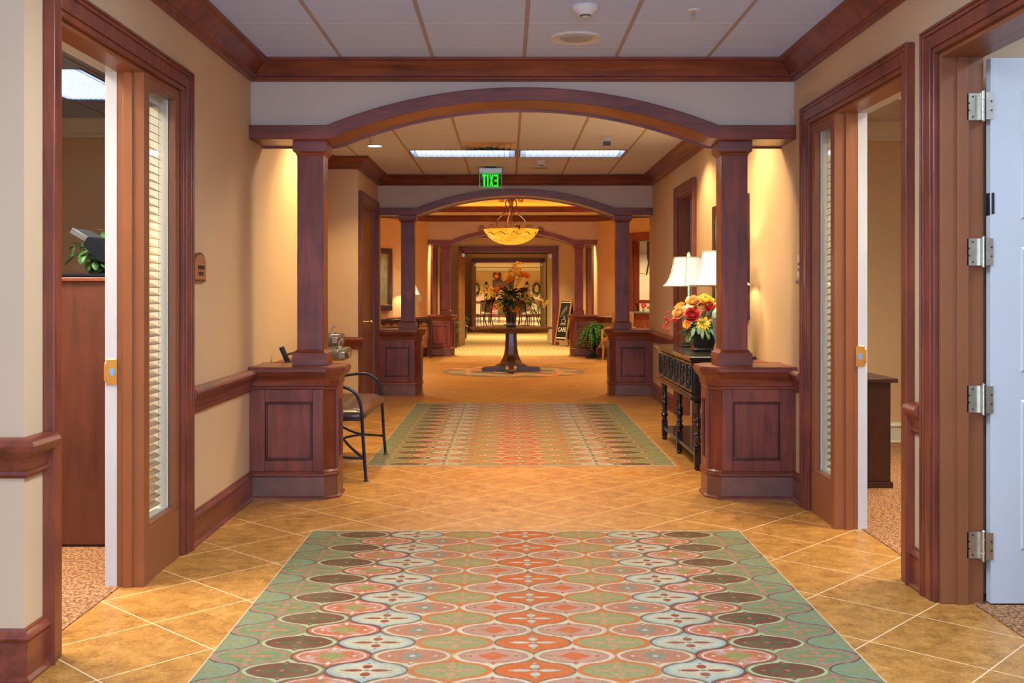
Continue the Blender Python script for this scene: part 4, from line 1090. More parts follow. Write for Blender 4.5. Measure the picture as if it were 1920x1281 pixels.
# arrangement in the black pot on the console
fa = root('flower_arrangement', (1.62, 9.0, .896), 'orange and red silk flowers in a black square pot on the console', 'flowers')
P0 = (1.66, 9.02)
MB().sqstack(*P0, [(.896, .085), (.912, .088), (.918, .080), (1.07, .122), (1.088, .128), (1.095, .124), (1.08, .112)]).build('pot', 'blackwood', fa, bevel=.003)
MB().sqstack(*P0, [(1.06, .112), (1.07, .112)]).build('moss', 'leafdark', fa)
random.seed(11)
C0 = Vector((P0[0] - .02, P0[1], 1.11))
blooms = [((-.17, -.02, .14), 'rose', 'fpeach', .078), ((-.08, -.10, .12), 'rose', 'fred', .085), ((-.06, -.04, .27), 'rose', 'fpeach', .080), ((.04, -.03, .285), 'rose', 'fyellow', .085), ((.0, -.14, .03), 'daisy', 'fyellow', .070),
          ((.13, -.05, .17), 'daisy', 'fyellow', .075), ((.06, -.09, .20), 'spiky', 'fred', .085), ((.17, .02, .12), 'rose', 'fpeach', .08), ((.135, -.15, -.03), 'rose', 'fpink', .045), ((-.15, .08, .20), 'rose', 'forange', .07),
          ((.02, .12, .24), 'rose', 'fred', .08), ((.15, .10, .2), 'rose', 'fpeach', .075), ((-.13, -.12, .02), 'daisy', 'forange', .045), ((.20, -.05, .03), 'daisy', 'fyellow', .055), ((.10, -.12, .10), 'rose', 'fred', .05)]
for off, kd, mt, R in blooms:
    b_ = MB(); o = Vector(off); o.z *= .70; bloom(b_, C0 + o, o + Vector((0, -.12, .05)), R * .95, kd); b_.build('bloom', mt, fa, angle=80, solid=.0012)
lv = MB()
for k in range(85):
    a = random.uniform(0, 2 * PI); e = random.uniform(-.9, .9)
    d = Vector((math.cos(a), math.sin(a), e)); p = C0 + d * random.uniform(.05, .12) + Vector((0, 0, .03))
    leafmesh(lv, p, d, random.uniform(.06, .11), random.uniform(.012, .02), .35)
lv.build('foliage', 'leaf', fa, solid=.0008)
lg = MB()
for dx, dz, L in ((-.03, -.3, .15), (-.01, -.7, .16), (.03, -1.0, .15), (.06, -.6, .17), (-.07, -.8, .13), (.09, -.5, .13), (.0, .9, .17), (.05, 1.3, .16)):
    leafmesh(lg, C0 + Vector((dx, -.13, .0 if dz < 0 else .06)), (dx * 4, -.6, dz * .8), L * .75, .019, .2)
lg.build('large_leaf', 'leafgrey', fa, solid=.001)
bd = MB()
for k in range(9):
    a = random.uniform(-.2, .4); p1 = C0 + Vector((-.16, -.05, .05)); p2 = C0 + Vector((-.28 - .04 * random.random(), -.06, .02 + .13 * random.random() - .1 * random.random()))
    bd.tube([p1, (p1 + p2) / 2 + Vector((0, 0, .02)), p2], .002, 5); bd.sphere(p2, .010, 5, 1.5)
bd.build('berry_spray', 'fred', fa)

# framed picture on the right wall
pf = root('framed_picture', (XR, 9.15, 1.68), 'dark framed picture on the right wall, seen edge-on behind the column', 'picture')
f = MB(); y0, y1, z0, z1 = 8.46, 9.86, 1.18, 2.19
for a, b_, c, d in ((y0, y1, z0, z0 + .09), (y0, y1, z1 - .09, z1), (y0, y0 + .09, z0 + .09, z1 - .09), (y1 - .09, y1, z0 + .09, z1 - .09)): f.box(XR - .035, XR - .001, a, b_, c, d)
f.build('frame', 'darkcab', pf, bevel=.006)
MB().box(XR - .02, XR - .002, y0 + .09, y1 - .09, z0 + .09, z1 - .09).build('canvas', 'landscape', pf)

# ================================================================== LOBBY
TX, TY = .06, 18.5
tb = root('pedestal_table', (TX, TY, 0), 'round dark wood pedestal table in the middle of the lobby', 'table')
MB().lathe(TX, TY, [(.001, .742), (.69, .742), (.725, .750), (.73, .760), (.73, .772), (.715, .780), (.001, .780)], 56).build('tabletop', 'table_wood', tb)
MB().lathe(TX, TY, [(.62, .69), (.65, .695), (.66, .742), (.001, .742), (.001, .69)], 48).build('apron', 'table_wood', tb)
rows = []
for z, R in ((.10, .235), (.135, .235), (.14, .215), (.17, .205), (.22, .17), (.30, .135), (.42, .115), (.60, .105), (.69, .105)):
    rows.append([(TX + R * math.cos(PI / 8 + PI / 4 * k), TY + R * math.sin(PI / 8 + PI / 4 * k), z) for k in range(8)])
MB().strip(rows, True).build('pedestal', 'table_wood', tb, angle=25)
for a in (0, PI / 2, PI, 3 * PI / 2):
    ca, sa = math.cos(a), math.sin(a)
    l = MB(Matrix.Translation((TX, TY, 0)) @ Matrix.Rotation(a, 4, 'Z'))
    l.prism([(.10, .14), (.10, .02), (.38, .0), (.50, .0), (.515, .03), (.51, .065), (.48, .085), (.30, .09), (.22, .14)], -.045, .045)
    l.build('foot', 'table_wood', tb, bevel=.006)
# vase and bouquet
vs = root('flower_vase', (TX, TY, .78), 'tall black vase with a large yellow flower bouquet on the pedestal table', 'flowers')
MB().lathe(TX, TY, [(.001, .78), (.085, .78), (.09, .79), (.085, .86), (.095, .98), (.115, 1.10), (.135, 1.20), (.145, 1.215), (.13, 1.215), (.10, 1.10), (.001, 1.10)], 28).build('vase', 'blackwood', vs)
MB().lathe(TX, TY, [(.0865, .80), (.0885, .81), (.0865, .855), (.084, .80)], 28).build('glass_band', 'greyglaze', vs)
random.seed(21)
V0 = Vector((TX, TY, 1.25))
def S(px, py): return Vector(((px - 952) / 1980 * TY - TX, 0, 1.4 + (547 - py) / 1980 * TY - 1.25))
groups = [((970, 500), 'orchid', 'fyellow', .05, 3), ((966, 515), 'orchid', 'fyellow', .05, 5), ((975, 520), 'orchid', 'fyellow', .05, 4), ((983, 516), 'daisy', 'forange', .075, 3), ((950, 520), 'orchid', 'fyellow', .05, 4), ((957, 525), 'orchid', 'forange', .05, 5), ((967, 507), 'orchid', 'fyellow', .045, 4),
          ((917, 550), 'orchid', 'fyellow', .055, 4), ((923, 556), 'orchid', 'fyellow', .055, 5), ((930, 548), 'daisy', 'forange', .06, 3), ((922, 567), 'rose', 'fmaroon', .08, 3), ((938, 573), 'daisy', 'fyellow', .075, 3), ((956, 556), 'daisy', 'fpeach', .075, 3),
          ((990, 555), 'orchid', 'fyellow', .055, 5), ((994, 562), 'daisy', 'fyellow', .085, 3), ((1012, 564), 'orchid', 'fyellow', .045, 5), ((1019, 568), 'orchid', 'fyellow', .045, 3), ((967, 576), 'daisy', 'forange', .07, 2), ((982, 555), 'rose', 'fred', .05, 2), ((984, 545), 'rose', 'fmaroon', .06, 2), ((938, 541), 'rose', 'forange', .05, 3), ((905, 545), 'orchid', 'fyellow', .045, 3), ((973, 569), 'rose', 'fred', .035, 2)]
stp = MB()
for (px, py), kd, mt, R, n in groups:
    for k in range(n + 1):
        o = S(px, py) + Vector((random.uniform(-.055, .055), random.uniform(-.24, .16), random.uniform(-.055, .055)))
        b_ = MB(); bloom(b_, V0 + o, o + Vector((0, -.25, .1)), R * random.uniform(.95, 1.25), kd)
        b_.build('bloom', mt, vs, angle=80, solid=.0015)
    o = S(px, py); stp.tube(sm([V0 + Vector((0, 0, -.1)), V0 + o * .45 + Vector((0, 0, .05)), V0 + o], 4), .004, 5)
stp.build('stem', 'stem', vs)
lv = MB()
for k in range(420):
    a = random.uniform(0, 2 * PI); e = random.uniform(-.5, 1.2)
    d = Vector((math.cos(a), math.sin(a), e)).normalized(); p = V0 + d * random.uniform(.04, .30) * (1.0 if e < .5 else .8) + Vector((0, 0, .02))
    leafmesh(lv, p, d, random.uniform(.06, .15), random.uniform(.012, .025), .35)
lv.build('foliage', 'leafdark', vs, solid=.0008)
lv = MB()
for k in range(140):
    px = random.choice([random.gauss(945, 9), random.gauss(985, 12), random.gauss(995, 8)]); py = random.gauss(558, 12)
    o = S(px, py); o.y = random.uniform(-.28, -.05)
    leafmesh(lv, V0 + o, o + Vector((random.uniform(-.3, .3), -.2, random.uniform(-.3, .3))), random.uniform(.05, .12), .014, .4)
lv.build('light_foliage', 'leaf', vs, solid=.0008)
tw = MB()
for k in range(9):
    x = random.uniform(-.06, .05); tw.tube(sm([V0, V0 + Vector((x * .8, random.uniform(-.05, .05), .25)), V0 + Vector((x * 1.6 - .03, 0, .42)), V0 + Vector((x + random.uniform(-.05, .12), 0, .56 + random.uniform(0, .07)))], 5), .003, 5)
tw.build('twigs', 'stem', vs)

# chandelier
ch = root('bowl_chandelier', (TX, 18.5, 3.36), 'lit amber glass bowl chandelier with scrolled iron arms', 'chandelier')
CX, CY = TX, 18.5
ZR = 2.487
prof = [(.02, 2.222), (.10, 2.226), (.20, 2.245), (.30, 2.285), (.38, 2.34), (.44, 2.40), (.485, ZR), (.478, ZR), (.43, 2.405), (.37, 2.345), (.29, 2.293), (.19, 2.253), (.02, 2.232)]
bo = MB().lathe(CX, CY, prof, 56, False).build('bowl', 'bowl', ch)
for k in range(12):
    vn = MB()
    a0 = 2 * PI * k / 12
    pts = []
    for i in range(13):
        t = i / 12; a = a0 + t * .42; z = 2.405 + .022 * math.sin(t * 2 * PI); rr = .452 + (z - 2.405) * .6
        pts.append((CX + rr * math.cos(a), CY + rr * math.sin(a), z))
    vn.tube(pts, [.003 + .004 * math.sin(PI * i / 12) for i in range(13)], 5).build('painted_scroll', 'bronze', bo)
for k in range(4):
    a0 = -PI / 2 + PI / 2 * k
    for sg in (-1, 1):
        MB().tube([(CX + .235 * math.cos(a0 + sg * (.1 + .25 * t)), CY + .235 * math.sin(a0 + sg * (.1 + .25 * t)), 2.262 + .022 * math.sin(t * PI)) for t in [i / 8 for i in range(9)]], .005, 5).build('painted_scroll', 'bronze', bo)
def pol(a, r, z): return (CX + r * math.cos(a), CY + r * math.sin(a), z)
for k in range(4):
    a = -PI / 2 + .25 + PI / 2 * k
    arm = MB()
    arm.tube(sm([pol(a, .09, 3.2), pol(a, .05, 3.08), pol(a, .10, 2.95), pol(a, .085, 2.86), pol(a, .14, 2.76), pol(a, .24, 2.67), pol(a, .265, 2.58), pol(a, .22, 2.50)], 6), .010, 8)
    sp = [pol(a, .125 + .06 * (1 - t * .75) * math.cos(PI / 2 + t * 3.6 * PI) + .05, 3.02 + .06 * (1 - t * .75) * math.sin(PI / 2 + t * 3.6 * PI)) for t in [i / 24 for i in range(25)]]
    arm.tube(sp, .008, 6)
    sp = [pol(a, .345 + .065 * (1 - t * .8) * math.cos(PI - t * 3.4 * PI), 2.52 + .06 * (1 - t * .8) * math.sin(PI - t * 3.4 * PI)) for t in [i / 24 for i in range(25)]]
    arm.tube(sp, .008, 6)
    sp = [pol(a, .54 + .065 * (1 - t * .8) * math.cos(PI - t * 3.4 * PI), 2.50 + .055 * (1 - t * .8) * math.sin(PI - t * 3.4 * PI)) for t in [i / 24 for i in range(25)]]
    arm.tube(sp, .008, 6)
    arm.tube([pol(a, .22, 2.50), pol(a, .48, 2.492)], .008, 6)
    arm.build('scroll_arm', 'bronze', ch)
MB().tube([(CX, CY, 2.30), (CX, CY, 3.34)], .012).lathe(CX, CY, [(.075, 3.36), (.07, 3.34), (.03, 3.32), (.001, 3.315)], 20).lathe(CX, CY, [(.001, 3.17), (.035, 3.18), (.035, 3.21), (.001, 3.22)], 16).build('stem', 'bronze', ch)
def point(x, y, z, e, col, rad=.08):
    l = bpy.data.lights.new('bulb', 'POINT'); l.energy = e; l.color = col; l.shadow_soft_size = rad
    o = bpy.data.objects.new('bulb', l); COL.objects.link(o); o.location = (x, y, z)
for a in (0, 2.1, 4.2):
    q = pol(a, .14, 2.36); MB().sphere(q, .035).build('bulb', 'can', ch)
point(CX, CY, 2.37, 45, (1, .74, .38), .09)
for (x_, y_, sx_, sy_) in ((XC, TR[3] - .05, 4.3, .05), (XC, TR[2] + .05, 4.3, .05), (TR[0] + .05, 18.7, .05, 6.8), (TR[1] - .05, 18.7, .05, 6.8)):
    l = bpy.data.lights.new('cove_lamp', 'AREA'); l.shape = 'RECTANGLE'; l.size = sx_; l.size_y = sy_; l.energy = 5.5; l.color = (1, .72, .34)
    o = bpy.data.objects.new('cove_lamp', l); COL.objects.link(o); o.location = (x_, y_, 3.20); o.rotation_euler = (PI, 0, 0)

# lobby left: mirror, console, lamp
def ang(fn): x0, y0 = fn(0); x1, y1 = fn(1); return math.atan2(y1 - y0, x1 - x0)
mr = root('landscape_painting', (*dL(.8), 1.65), 'framed dark landscape painting on the left lobby wall', 'picture')
f = MB()
for a, b_, c, d in ((.565, 1.0, 1.01, 1.13), (.565, 1.0, 2.17, 2.29), (.565, .625, 1.13, 2.17), (.94, 1.0, 1.13, 2.17)): dbox(f, dL, a, b_, .002, .06, c, d)
f.build('frame', 'darkcab', mr, bevel=.01)
f = MB()
for a, b_, c, d in ((.62, .945, 1.12, 1.145), (.62, .945, 2.155, 2.18), (.62, .632, 1.145, 2.155), (.933, .945, 1.145, 2.155)): dbox(f, dL, a, b_, .002, .045, c, d)
f.build('inner_fillet', 'brass', mr)
dbox(MB(), dL, .63, .935, .002, .03, 1.14, 2.16).build('canvas', 'landscape', mr)
lc = root('scroll_console', (*dL(.6, .25), 0), 'black metal console with scrollwork apron under the landscape painting', 'console table')
dbox(MB(), dL, .16, 1.0, .05, .42, .80, .832).build('top', 'blackwood', lc, bevel=.004)
s = MB()
for k in range(7):
    t0 = .22 + k * .11
    pts = []
    for i in range(22):
        u = i / 21; aa = u * 3.2 * PI; rr = .045 * (1 - u * .75)
        x, y = dL(t0 + rr * math.cos(aa) / 2.16, .40); pts.append((x, y, .735 + rr * math.sin(aa) * 1.1))
    s.tube(pts, .007, 5)
for z in (.795, .675): x0, y0 = dL(.17, .40); x1, y1 = dL(.99, .40); s.tube([(x0, y0, z), (x1, y1, z)], .009, 6)
s.build('scrollwork', 'iron', lc)
for t in (.18, .98):
    for o_ in (.08, .40):
        x, y = dL(t, o_); MB().sqstack(x, y, [(0, .02), (.80, .02)]).build('leg', 'iron', lc)
lx, ly = dL(.40, .25)
ll = root('buffet_lamp', (lx, ly, .832), 'small lit lamp with cone shade on the scroll console', 'lamp')
MB().lathe(lx, ly, [(.06, .832), (.06, .845), (.02, .86), (.03, .93), (.045, 1.02), (.025, 1.12), (.012, 1.2), (.012, 1.40)], 20).build('base', 'bronze', ll)
MB().strip([[(lx + q * math.cos(2 * PI * k / 28), ly + q * math.sin(2 * PI * k / 28), zz) for k in range(28)] for q, zz in ((.20, 1.335), (.07, 1.60))]).build('lamp_shade', 'shade', ll)
point(lx, ly, 1.46, 9, (1, .75, .4), .03)
r = root('light_switch', (*dL(.11), 1.25), 'white double switch plate on the left lobby wall', 'switch')
dbox(MB(), dL, .085, .135, .0, .008, 1.19, 1.31).build('plate', 'cream', r)
s = MB(); dbox(s, dL, .093, .105, .008, .014, 1.225, 1.275); dbox(s, dL, .115, .127, .008, .014, 1.225, 1.275); s.build('rocker', 'offwhite', r)

# cafe hatch
ht = sroot('window_3', (*dR(.76), 0), 'cafe hatch in the right lobby wall')
f = MB(); dbox(f, dR, .50, 1.0, .0, .04, 2.46, 2.62); dbox(f, dR, .50, .545, .0, .04, .98, 2.46); dbox(f, dR, .52, .56, -.14, 0, .98, 2.48); dbox(f, dR, .56, 1.0, -.14, 0, 2.44, 2.48)
f.build('casing', 'wood_z', ht, bevel=.004)
dbox(MB(), dR, .52, 1.0, -.06, -.02, 1.16, 1.23).build('shelf_rail', 'wood_x', ht)
dbox(MB(), dR, .52, 1.0, -.14, .0, 0, .95).build('counter_front', 'granite', ht)
dbox(MB(), dR, .50, 1.0, -.3, .05, .95, .99).build('counter_top', 'greyglaze', ht, bevel=.006)
cd = root('cafe_door', (3.35, 24.1, 0), 'cream panelled door seen through the cafe hatch', 'door')
MB().box(2.80, 3.55, 24.14, 24.19, .01, 2.25).build('leaf', 'cream', cd)
p = MB()
for z0, z1 in ((.2, 1.0), (1.15, 1.72), (1.82, 2.15)):
    for x0 in (2.90, 3.21): p.box(x0, x0 + .24, 24.125, 24.14, z0, z1)
p.build('raised_panel', 'cream', cd, bevel=.012)
MB().tube([(3.45, 24.14, 1.03), (3.45, 24.07, 1.03)], .012).sphere((3.45, 24.06, 1.03), .03).build('handle', 'brass', cd)
x, y = dR(.645, -.22)
rb = MB(); rb.box(x - .03, x + .045, y, y + .004, 2.10, 2.48)
rb.strip([[(x - .03, y, 2.10), (x + .045, y, 2.10), (x + .045, y + .006, 2.10), (x - .03, y + .006, 2.10)], [(x - .01, y, 2.0), (x + .03, y, 2.0), (x + .03, y + .006, 2.0), (x - .01, y + .006, 2.0)], [(x - .06, y, 1.72), (x - .02, y, 1.76), (x - .02, y + .006, 1.76), (x - .06, y + .006, 1.72)]], True)
rb.sphere((x + .06, y, 1.98), .045, 8, 1.3)
tag(rb.build('ribbon_bow', 'black'), 'black ribbon hanging in the cafe hatch', 'ribbon')
x, y = dR(.60, -.18)
rf = root('flower_pot', (x, y, .99), 'small pot of red flowers on the cafe counter', 'flowers')
MB().lathe(x, y, [(.025, .99), (.035, 1.04), (.001, 1.04)], 14).build('pot', 'cream', rf)
b_ = MB(); random.seed(5)
for k in range(9): bloom(b_, (x + random.uniform(-.04, .04), y + random.uniform(-.04, .04), 1.07 + random.uniform(0, .09)), (random.uniform(-.5, .5), -1, .4), .03, 'rose')
b_.build('blooms', 'fpink', rf, solid=.001)
x, y = dR(.74, -.18)
cf = root('coffee_maker', (x, y, .99), 'brass and black coffee urn on the cafe counter', 'coffee maker')
MB().lathe(x, y, [(.05, .99), (.055, 1.0), (.05, 1.10), (.02, 1.13), (.001, 1.14)], 18).build('body', 'black', cf)
MB().sphere((x - .10, y, 1.07), .035).tube([(x - .14, y, 1.06), (x - .05, y, 1.08)], .01).build('spout', 'brass', cf)

# fern in urn
fx, fy = 1.80, 22.28
fn = root('potted_fern', (fx, fy, 0), 'bushy green fern in a black urn beside the far right column', 'plant')
MB().lathe(fx, fy, [(.17, 0), (.17, .03), (.13, .05), (.07, .09), (.055, .15), (.06, .19), (.10, .23), (.15, .32), (.175, .42), (.19, .45), (.19, .47), (.16, .47), (.13, .40), (.001, .40)], 26).build('urn', 'iron', fn)
random.seed(9)
fr = MB()
for k in range(75):
    a = random.uniform(0, 2 * PI); L = random.uniform(.30, .46); up = random.uniform(.15, .42)
    ca, sa = math.cos(a), math.sin(a); P = []
    for i in range(9):
        t = i / 8; rr = L * t; z = .46 + up * math.sin(t * PI * .62) * 1.0 - .42 * t * t * (1.15 - up)
        P.append(Vector((fx + rr * ca * .95, min(fy + rr * sa * .95, 22.85), max(z, .05))))
    for i in range(1, 9):
        c = P[i]; d = (P[i] - P[i - 1]).normalized(); s_ = d.cross(Vector((0, 0, 1))).normalized()
        w = .055 * math.sin(PI * (i / 8.6)) + .008
        for sg in (-1, 1):
            q = c + s_ * sg * w + d * .02
            fr._add([c - d * .014, c + d * .014, q], [(0, 1, 2)])
            c2 = (P[i] + P[i - 1]) / 2; q2 = c2 + s_ * sg * w + d * .02
            fr._add([c2 - d * .014, c2 + d * .014, q2], [(0, 1, 2)])
    fr.open_strip([[p - Vector((0, 0, .002)), p + Vector((0, 0, .002))] for p in P])
fr.build('fronds', 'fern', fn, solid=.0008)

# gold armchair
ac = root('armchair', (2.28, 21.7, 0), 'gold upholstered wooden armchair partly hidden by the right column', 'chair')
XF = T(2.28, 21.70, 0, math.radians(-25))
def amb(): return MB(XF)
a = amb(); a.strip([rr_loop(-.28 + e, .28 - e, -.28 + e, .26 - e, .06, z) for e, z in ((.02, .34), (0, .36), (0, .43), (.03, .46), (.10, .475))], True); a.build('seat', 'gfab', ac, angle=60)
a = amb(); a.prism([(.20, .44), (.27, .44), (.33, .95), (.26, .98)], -.24, .24, 'yz') ; a.build('backrest', 'gfab', ac, bevel=.02)
for sg in (-1, 1):
    a = amb(); a.tube(sm([(sg * .27, -.26, .36), (sg * .28, -.22, .50), (sg * .29, -.18, .60), (sg * .28, .0, .63), (sg * .27, .24, .66)]), .024); a.build('arm', 'oak', ac)
    a = amb(); a.tube([(sg * .25, -.25, .36), (sg * .245, -.25, .25), (sg * .25, -.26, .10), (sg * .25, -.26, 0)], [.028, .02, .024, .014]); a.build('leg', 'oak', ac)
    a = amb(); a.tube([(sg * .22, .24, .36), (sg * .23, .28, 0)], [.024, .016]); a.build('leg', 'oak', ac)

# A-frame cafe sign
SB = Vector((1.33, 27.05, 0)); ax = Vector((.67, -.742, 0)).normalized(); nrm = Vector((-.742, -.67, 0)); up = Vector((0, 0, 1))
Hh = 1.20; lean = .26
cs = root('chalkboard_sign', tuple(SB), 'wood-framed black cafe chalkboard sign standing by the double doors', 'sign')
zl = (up * Hh - nrm * lean).normalized()
MS = Matrix(((ax.x, zl.x, nrm.x, SB.x), (ax.y, zl.y, nrm.y, SB.y), (ax.z, zl.z, nrm.z, SB.z), (0, 0, 0, 1)))
def bm3(): return MB(MS)
w = .205; L = 1.22
a = bm3(); a.box(-w, -w + .035, 0, L, -.012, .012); a.box(w - .035, w, 0, L, -.012, .012); a.box(-w + .035, w - .035, L - .035, L, -.012, .012); a.box(-w + .035, w - .035, .12, .155, -.012, .012)
a.build('frame', 'oak', cs)
a = bm3(); a.box(-w + .035, w - .035, .155, L - .035, -.006, .004); a.build('board', 'black', cs)
a = bm3(); a.box(-w + .04, w - .04, L - .08, L - .06, .004, .008); a.box(-w + .04, w - .04, .20, .235, .004, .008); a.build('retaining_strip', 'cream', cs)
top = SB - nrm * lean + up * Hh; fb = SB - nrm * lean * 2
b_ = MB()
for q in (-w + .02, w - .02):
    b_.tube([tuple(top + ax * q), tuple(fb + ax * q)], .014, 6)
b_.build('rear_leg', 'oak', cs)
q0, q1 = fb + up * .15 - nrm * -.03, top - up * .05 + nrm * 0
b_ = MB(); v = [q0 - ax * (w - .02), q0 + ax * (w - .02), q1 + ax * (w - .02), q1 - ax * (w - .02)]
b_._add([tuple(p) for p in v] + [tuple(p - nrm * .01) for p in v], [(0, 1, 2, 3), (7, 6, 5, 4), (0, 4, 5, 1), (1, 5, 6, 2), (2, 6, 7, 3), (3, 7, 4, 0)]); b_.build('rear_board', 'black', cs)
M['chalk'] = plain('chalk', (.75, .74, .70), .9)
text_mesh('lettering', 'CAFE', .155, 'chalk', cs, MS @ Matrix.Translation((0, .43, .008)), .001, .002, .8)
c = bm3()
c.tube([(-.055 + .0, .70, .008), (-.045, .61, .008), (-.02, .585, .008), (.03, .585, .008), (.055, .61, .008), (.065, .70, .008), (-.055, .70, .008)], .004, 5)
c.tube([(.06 + .03 * math.sin(t), .655 + .03 * math.cos(t), .008) for t in [PI * i / 8 for i in range(9)]], .004, 5)
c.tube([(.005 + .10 * math.cos(t), .575 + .022 * math.sin(t), .008) for t in [2 * PI * i / 20 for i in range(21)]], .004, 5)
for x in (-.01, .03): c.tube([(x + .012 * math.sin(t * 5), .72 + .05 * t, .008) for t in [i / 10 for i in range(16)]], .003, 5)
c.build('cup_drawing', 'chalk', cs)
c = bm3()
for ox, oy, n in ((-.12, .86, 9), (-.14, .76, 12)):
    c.tube([(ox + .0155 * i + .006 * math.sin(i * 2.2), oy + .019 * i * .9 + .018 * math.sin(i * 2.9), .008) for i in range(n + 3)], .0035, 5)
c.build('script_lettering', 'chalk', cs)

# double doors past the third arch and the dining room doorway
def framed_opening(n, Y, label):
    r = sroot('door_%d' % n, (0, Y, 0), label)
    f = MB(); x0, x1, h = -1.17, 1.20, LH
    for w0, w1, t in ((-.01, .02, .02), (.02, .09, .03), (.09, .12, .045)):
        f.box(x0 - w1, x0 - w0, Y - t, Y, 0, h + w1); f.box(x1 + w0, x1 + w1, Y - t, Y, 0, h + w1); f.box(x0 - w0, x1 + w0, Y - t, Y, h + w0, h + w1)
    f.build('casing', 'wood_z', r, bevel=.004)
    j = MB(); j.box(x0, x0 + .035, Y, Y + .2, 0, h); j.box(x1 - .035, x1, Y, Y + .2, 0, h); j.box(x0, x1, Y, Y + .2, h - .035, h); j.build('jamb', 'brown', r)
framed_opening(8, 27.7, 'wide double door opening past the farthest arch')
framed_opening(9, 37.6, 'opening into the dining room')
def leaf(name, p0, p1, mat, label, hz=1.0, side=1):
    a, b_ = Vector((*p0, 0)), Vector((*p1, 0)); d = (b_ - a).normalized(); n = Vector((-d.y, d.x, 0)) * .022
    r = root(name, tuple(a), label, 'door')
    m_ = MB(); q = [a - n, b_ - n, b_ + n, a + n]
    m_.strip([[(p.x, p.y, z) for p in q] for z in (.01, 2.43)], True); lf = m_.build('leaf', mat, r, bevel=.003)
    h = MB(); e = a + d * .07; s = n.normalized() * side
    h.box(e.x - .022, e.x + .022, e.y - .03, e.y + .03, hz - .12, hz + .12)
    h.tube([tuple(e + s * .02 + Vector((0, 0, hz))), tuple(e + s * .09 + Vector((0, 0, hz)))], .012)
    h.tube([tuple(e + s * .08 + Vector((0, 0, hz))), tuple(e + s * .08 + d * .14 + Vector((0, 0, hz)))], .012)
    h.build('handle', 'brass', r)
    c = MB(); t = b_ - d * .25; c.box(t.x - .05, t.x + .06, t.y - .15, t.y + .15, 2.30, 2.38); c.build('door_closer', 'silver', r)
leaf('double_door_leaf', (-1.25, 26.80), (-1.14, 27.63), 'brown', 'open brown door leaf at the left of the double door opening', 1.0, -1)
leaf('double_door_leaf', (1.10, 28.85), (1.18, 27.95), 'cream', 'pale open door leaf at the right of the double door opening', 1.0, 1)
leaf('dining_door_leaf', (-1.25, 36.65), (-1.15, 37.58), 'brown', 'open door leaf at the left of the dining room opening', 1.0, -1)
leaf('dining_door_leaf', (1.30, 36.65), (1.20, 37.58), 'cream', 'pale open door leaf at the right of the dining room opening', 1.0, 1)
# vestibule plants
def spiky_plant(x, y, zb, label, H=.8, R=.3, mat='leafgrey'):
    r = root('potted_plant', (x, y, 0), label, 'plant')
    MB().lathe(x, y, [(.11, 0), (.15, .05), (.16, .32), (.14, .32), (.001, .30)], 20).build('pot', 'blackwood', r)
    l = MB()
    for k in range(60):
        a = random.uniform(0, 2 * PI); u = random.uniform(.2, 1.4)
        leafmesh(l, (x, y, .32 + random.uniform(0, H * .45)), (math.cos(a), math.sin(a), u), random.uniform(.6, 1) * R * 1.4, .022, .5)
    l.build('foliage', mat, r, solid=.001)
spiky_plant(-1.38, 26.3, 0, 'grey-leaved potted plant beside the left open door leaf', .8, .28)
spiky_plant(1.36, 32.0, 0, 'potted plant against the right vestibule wall', .85, .26, 'leafdark')
spiky_plant(-1.35, 31.0, 0, 'potted plant against the left vestibule wall', .85, .26)

# dining room
def dchair():
    r = root('dining_chair', (0, 0, 0), '', 'chair', 'dining chairs around the far table')
    MB().box(-.23, .23, -.22, .22, .43, .48).build('seat', 'chairfab', r, bevel=.015)
    for x in (-.21, .21):
        MB().tube([(x, -.20, 0), (x, -.2, .43)], [.016, .022]).build('leg', 'darkcab', r)
        MB().tube([(x, .30, 0), (x, .22, .25), (x, .20, .45), (x, .24, .75), (x, .30, 1.02)], .02).build('leg', 'darkcab', r)
    MB().box(-.18, .18, .21, .235, .55, .96).build('backrest', 'chairfab', r, bevel=.01)
    MB().box(-.21, .21, .27, .30, .96, 1.03).build('top_rail', 'darkcab', r, bevel=.01)
    return r
d0 = dchair()
spots = [(-.95, 42.7, .9, 'left of the vase, nearer'), (-.98, 44.75, .2, 'left of the vase, farther'), (.78, 43.0, -.9, 'right of the vase, nearer'), (.75, 45.15, -.2, 'right of the vase, farther'), (1.05, 44.2, -1.4, 'farthest right')]
for i, (x, y, rz, lb) in enumerate(spots):
    lab = 'dark dining chair with pale seat in the far room, ' + lb
    if i == 0: d0.location = (x, y, 0); d0.rotation_euler = (0, 0, PI + rz); d0['label'] = lab; first = d0
    else: copy_thing(d0, T(x, y, 0, PI + rz if i < 3 else rz), lab)
rc = copy_thing(d0, T(-.60, 47.5, 0, PI), 'red upholstered chair in the dining room, left of the bouquet')
for chd in list(rc.children):
    if 'backrest' in chd.name or 'seat' in chd.name:
        chd.data = chd.data.copy(); chd.data.materials[0] = M['redcloth']
dt = root('dining_table', (.1, 44.1, 0), 'dining table under a pale cloth in the far room', 'table')
MB().lathe(.1, 44.1, [(.55, .74), (.55, .76), (.001, .76), (.001, .74)], 32).build('tabletop', 'darkcab', dt)
MB().lathe(.1, 44.1, [(.28, 0), (.25, .03), (.05, .06), (.05, .74)], 20).build('pedestal', 'darkcab', dt)
rows = []
for z, R in ((.45, .60), (.6, .585), (.762, .56), (.766, .54)):
    rows.append([(.1 + (R + .02 * math.sin(9 * 2 * PI * k / 72) * (z < .7)) * math.cos(2 * PI * k / 72), 44.1 + (R + .02 * math.sin(9 * 2 * PI * k / 72) * (z < .7)) * math.sin(2 * PI * k / 72), z) for k in range(72)])
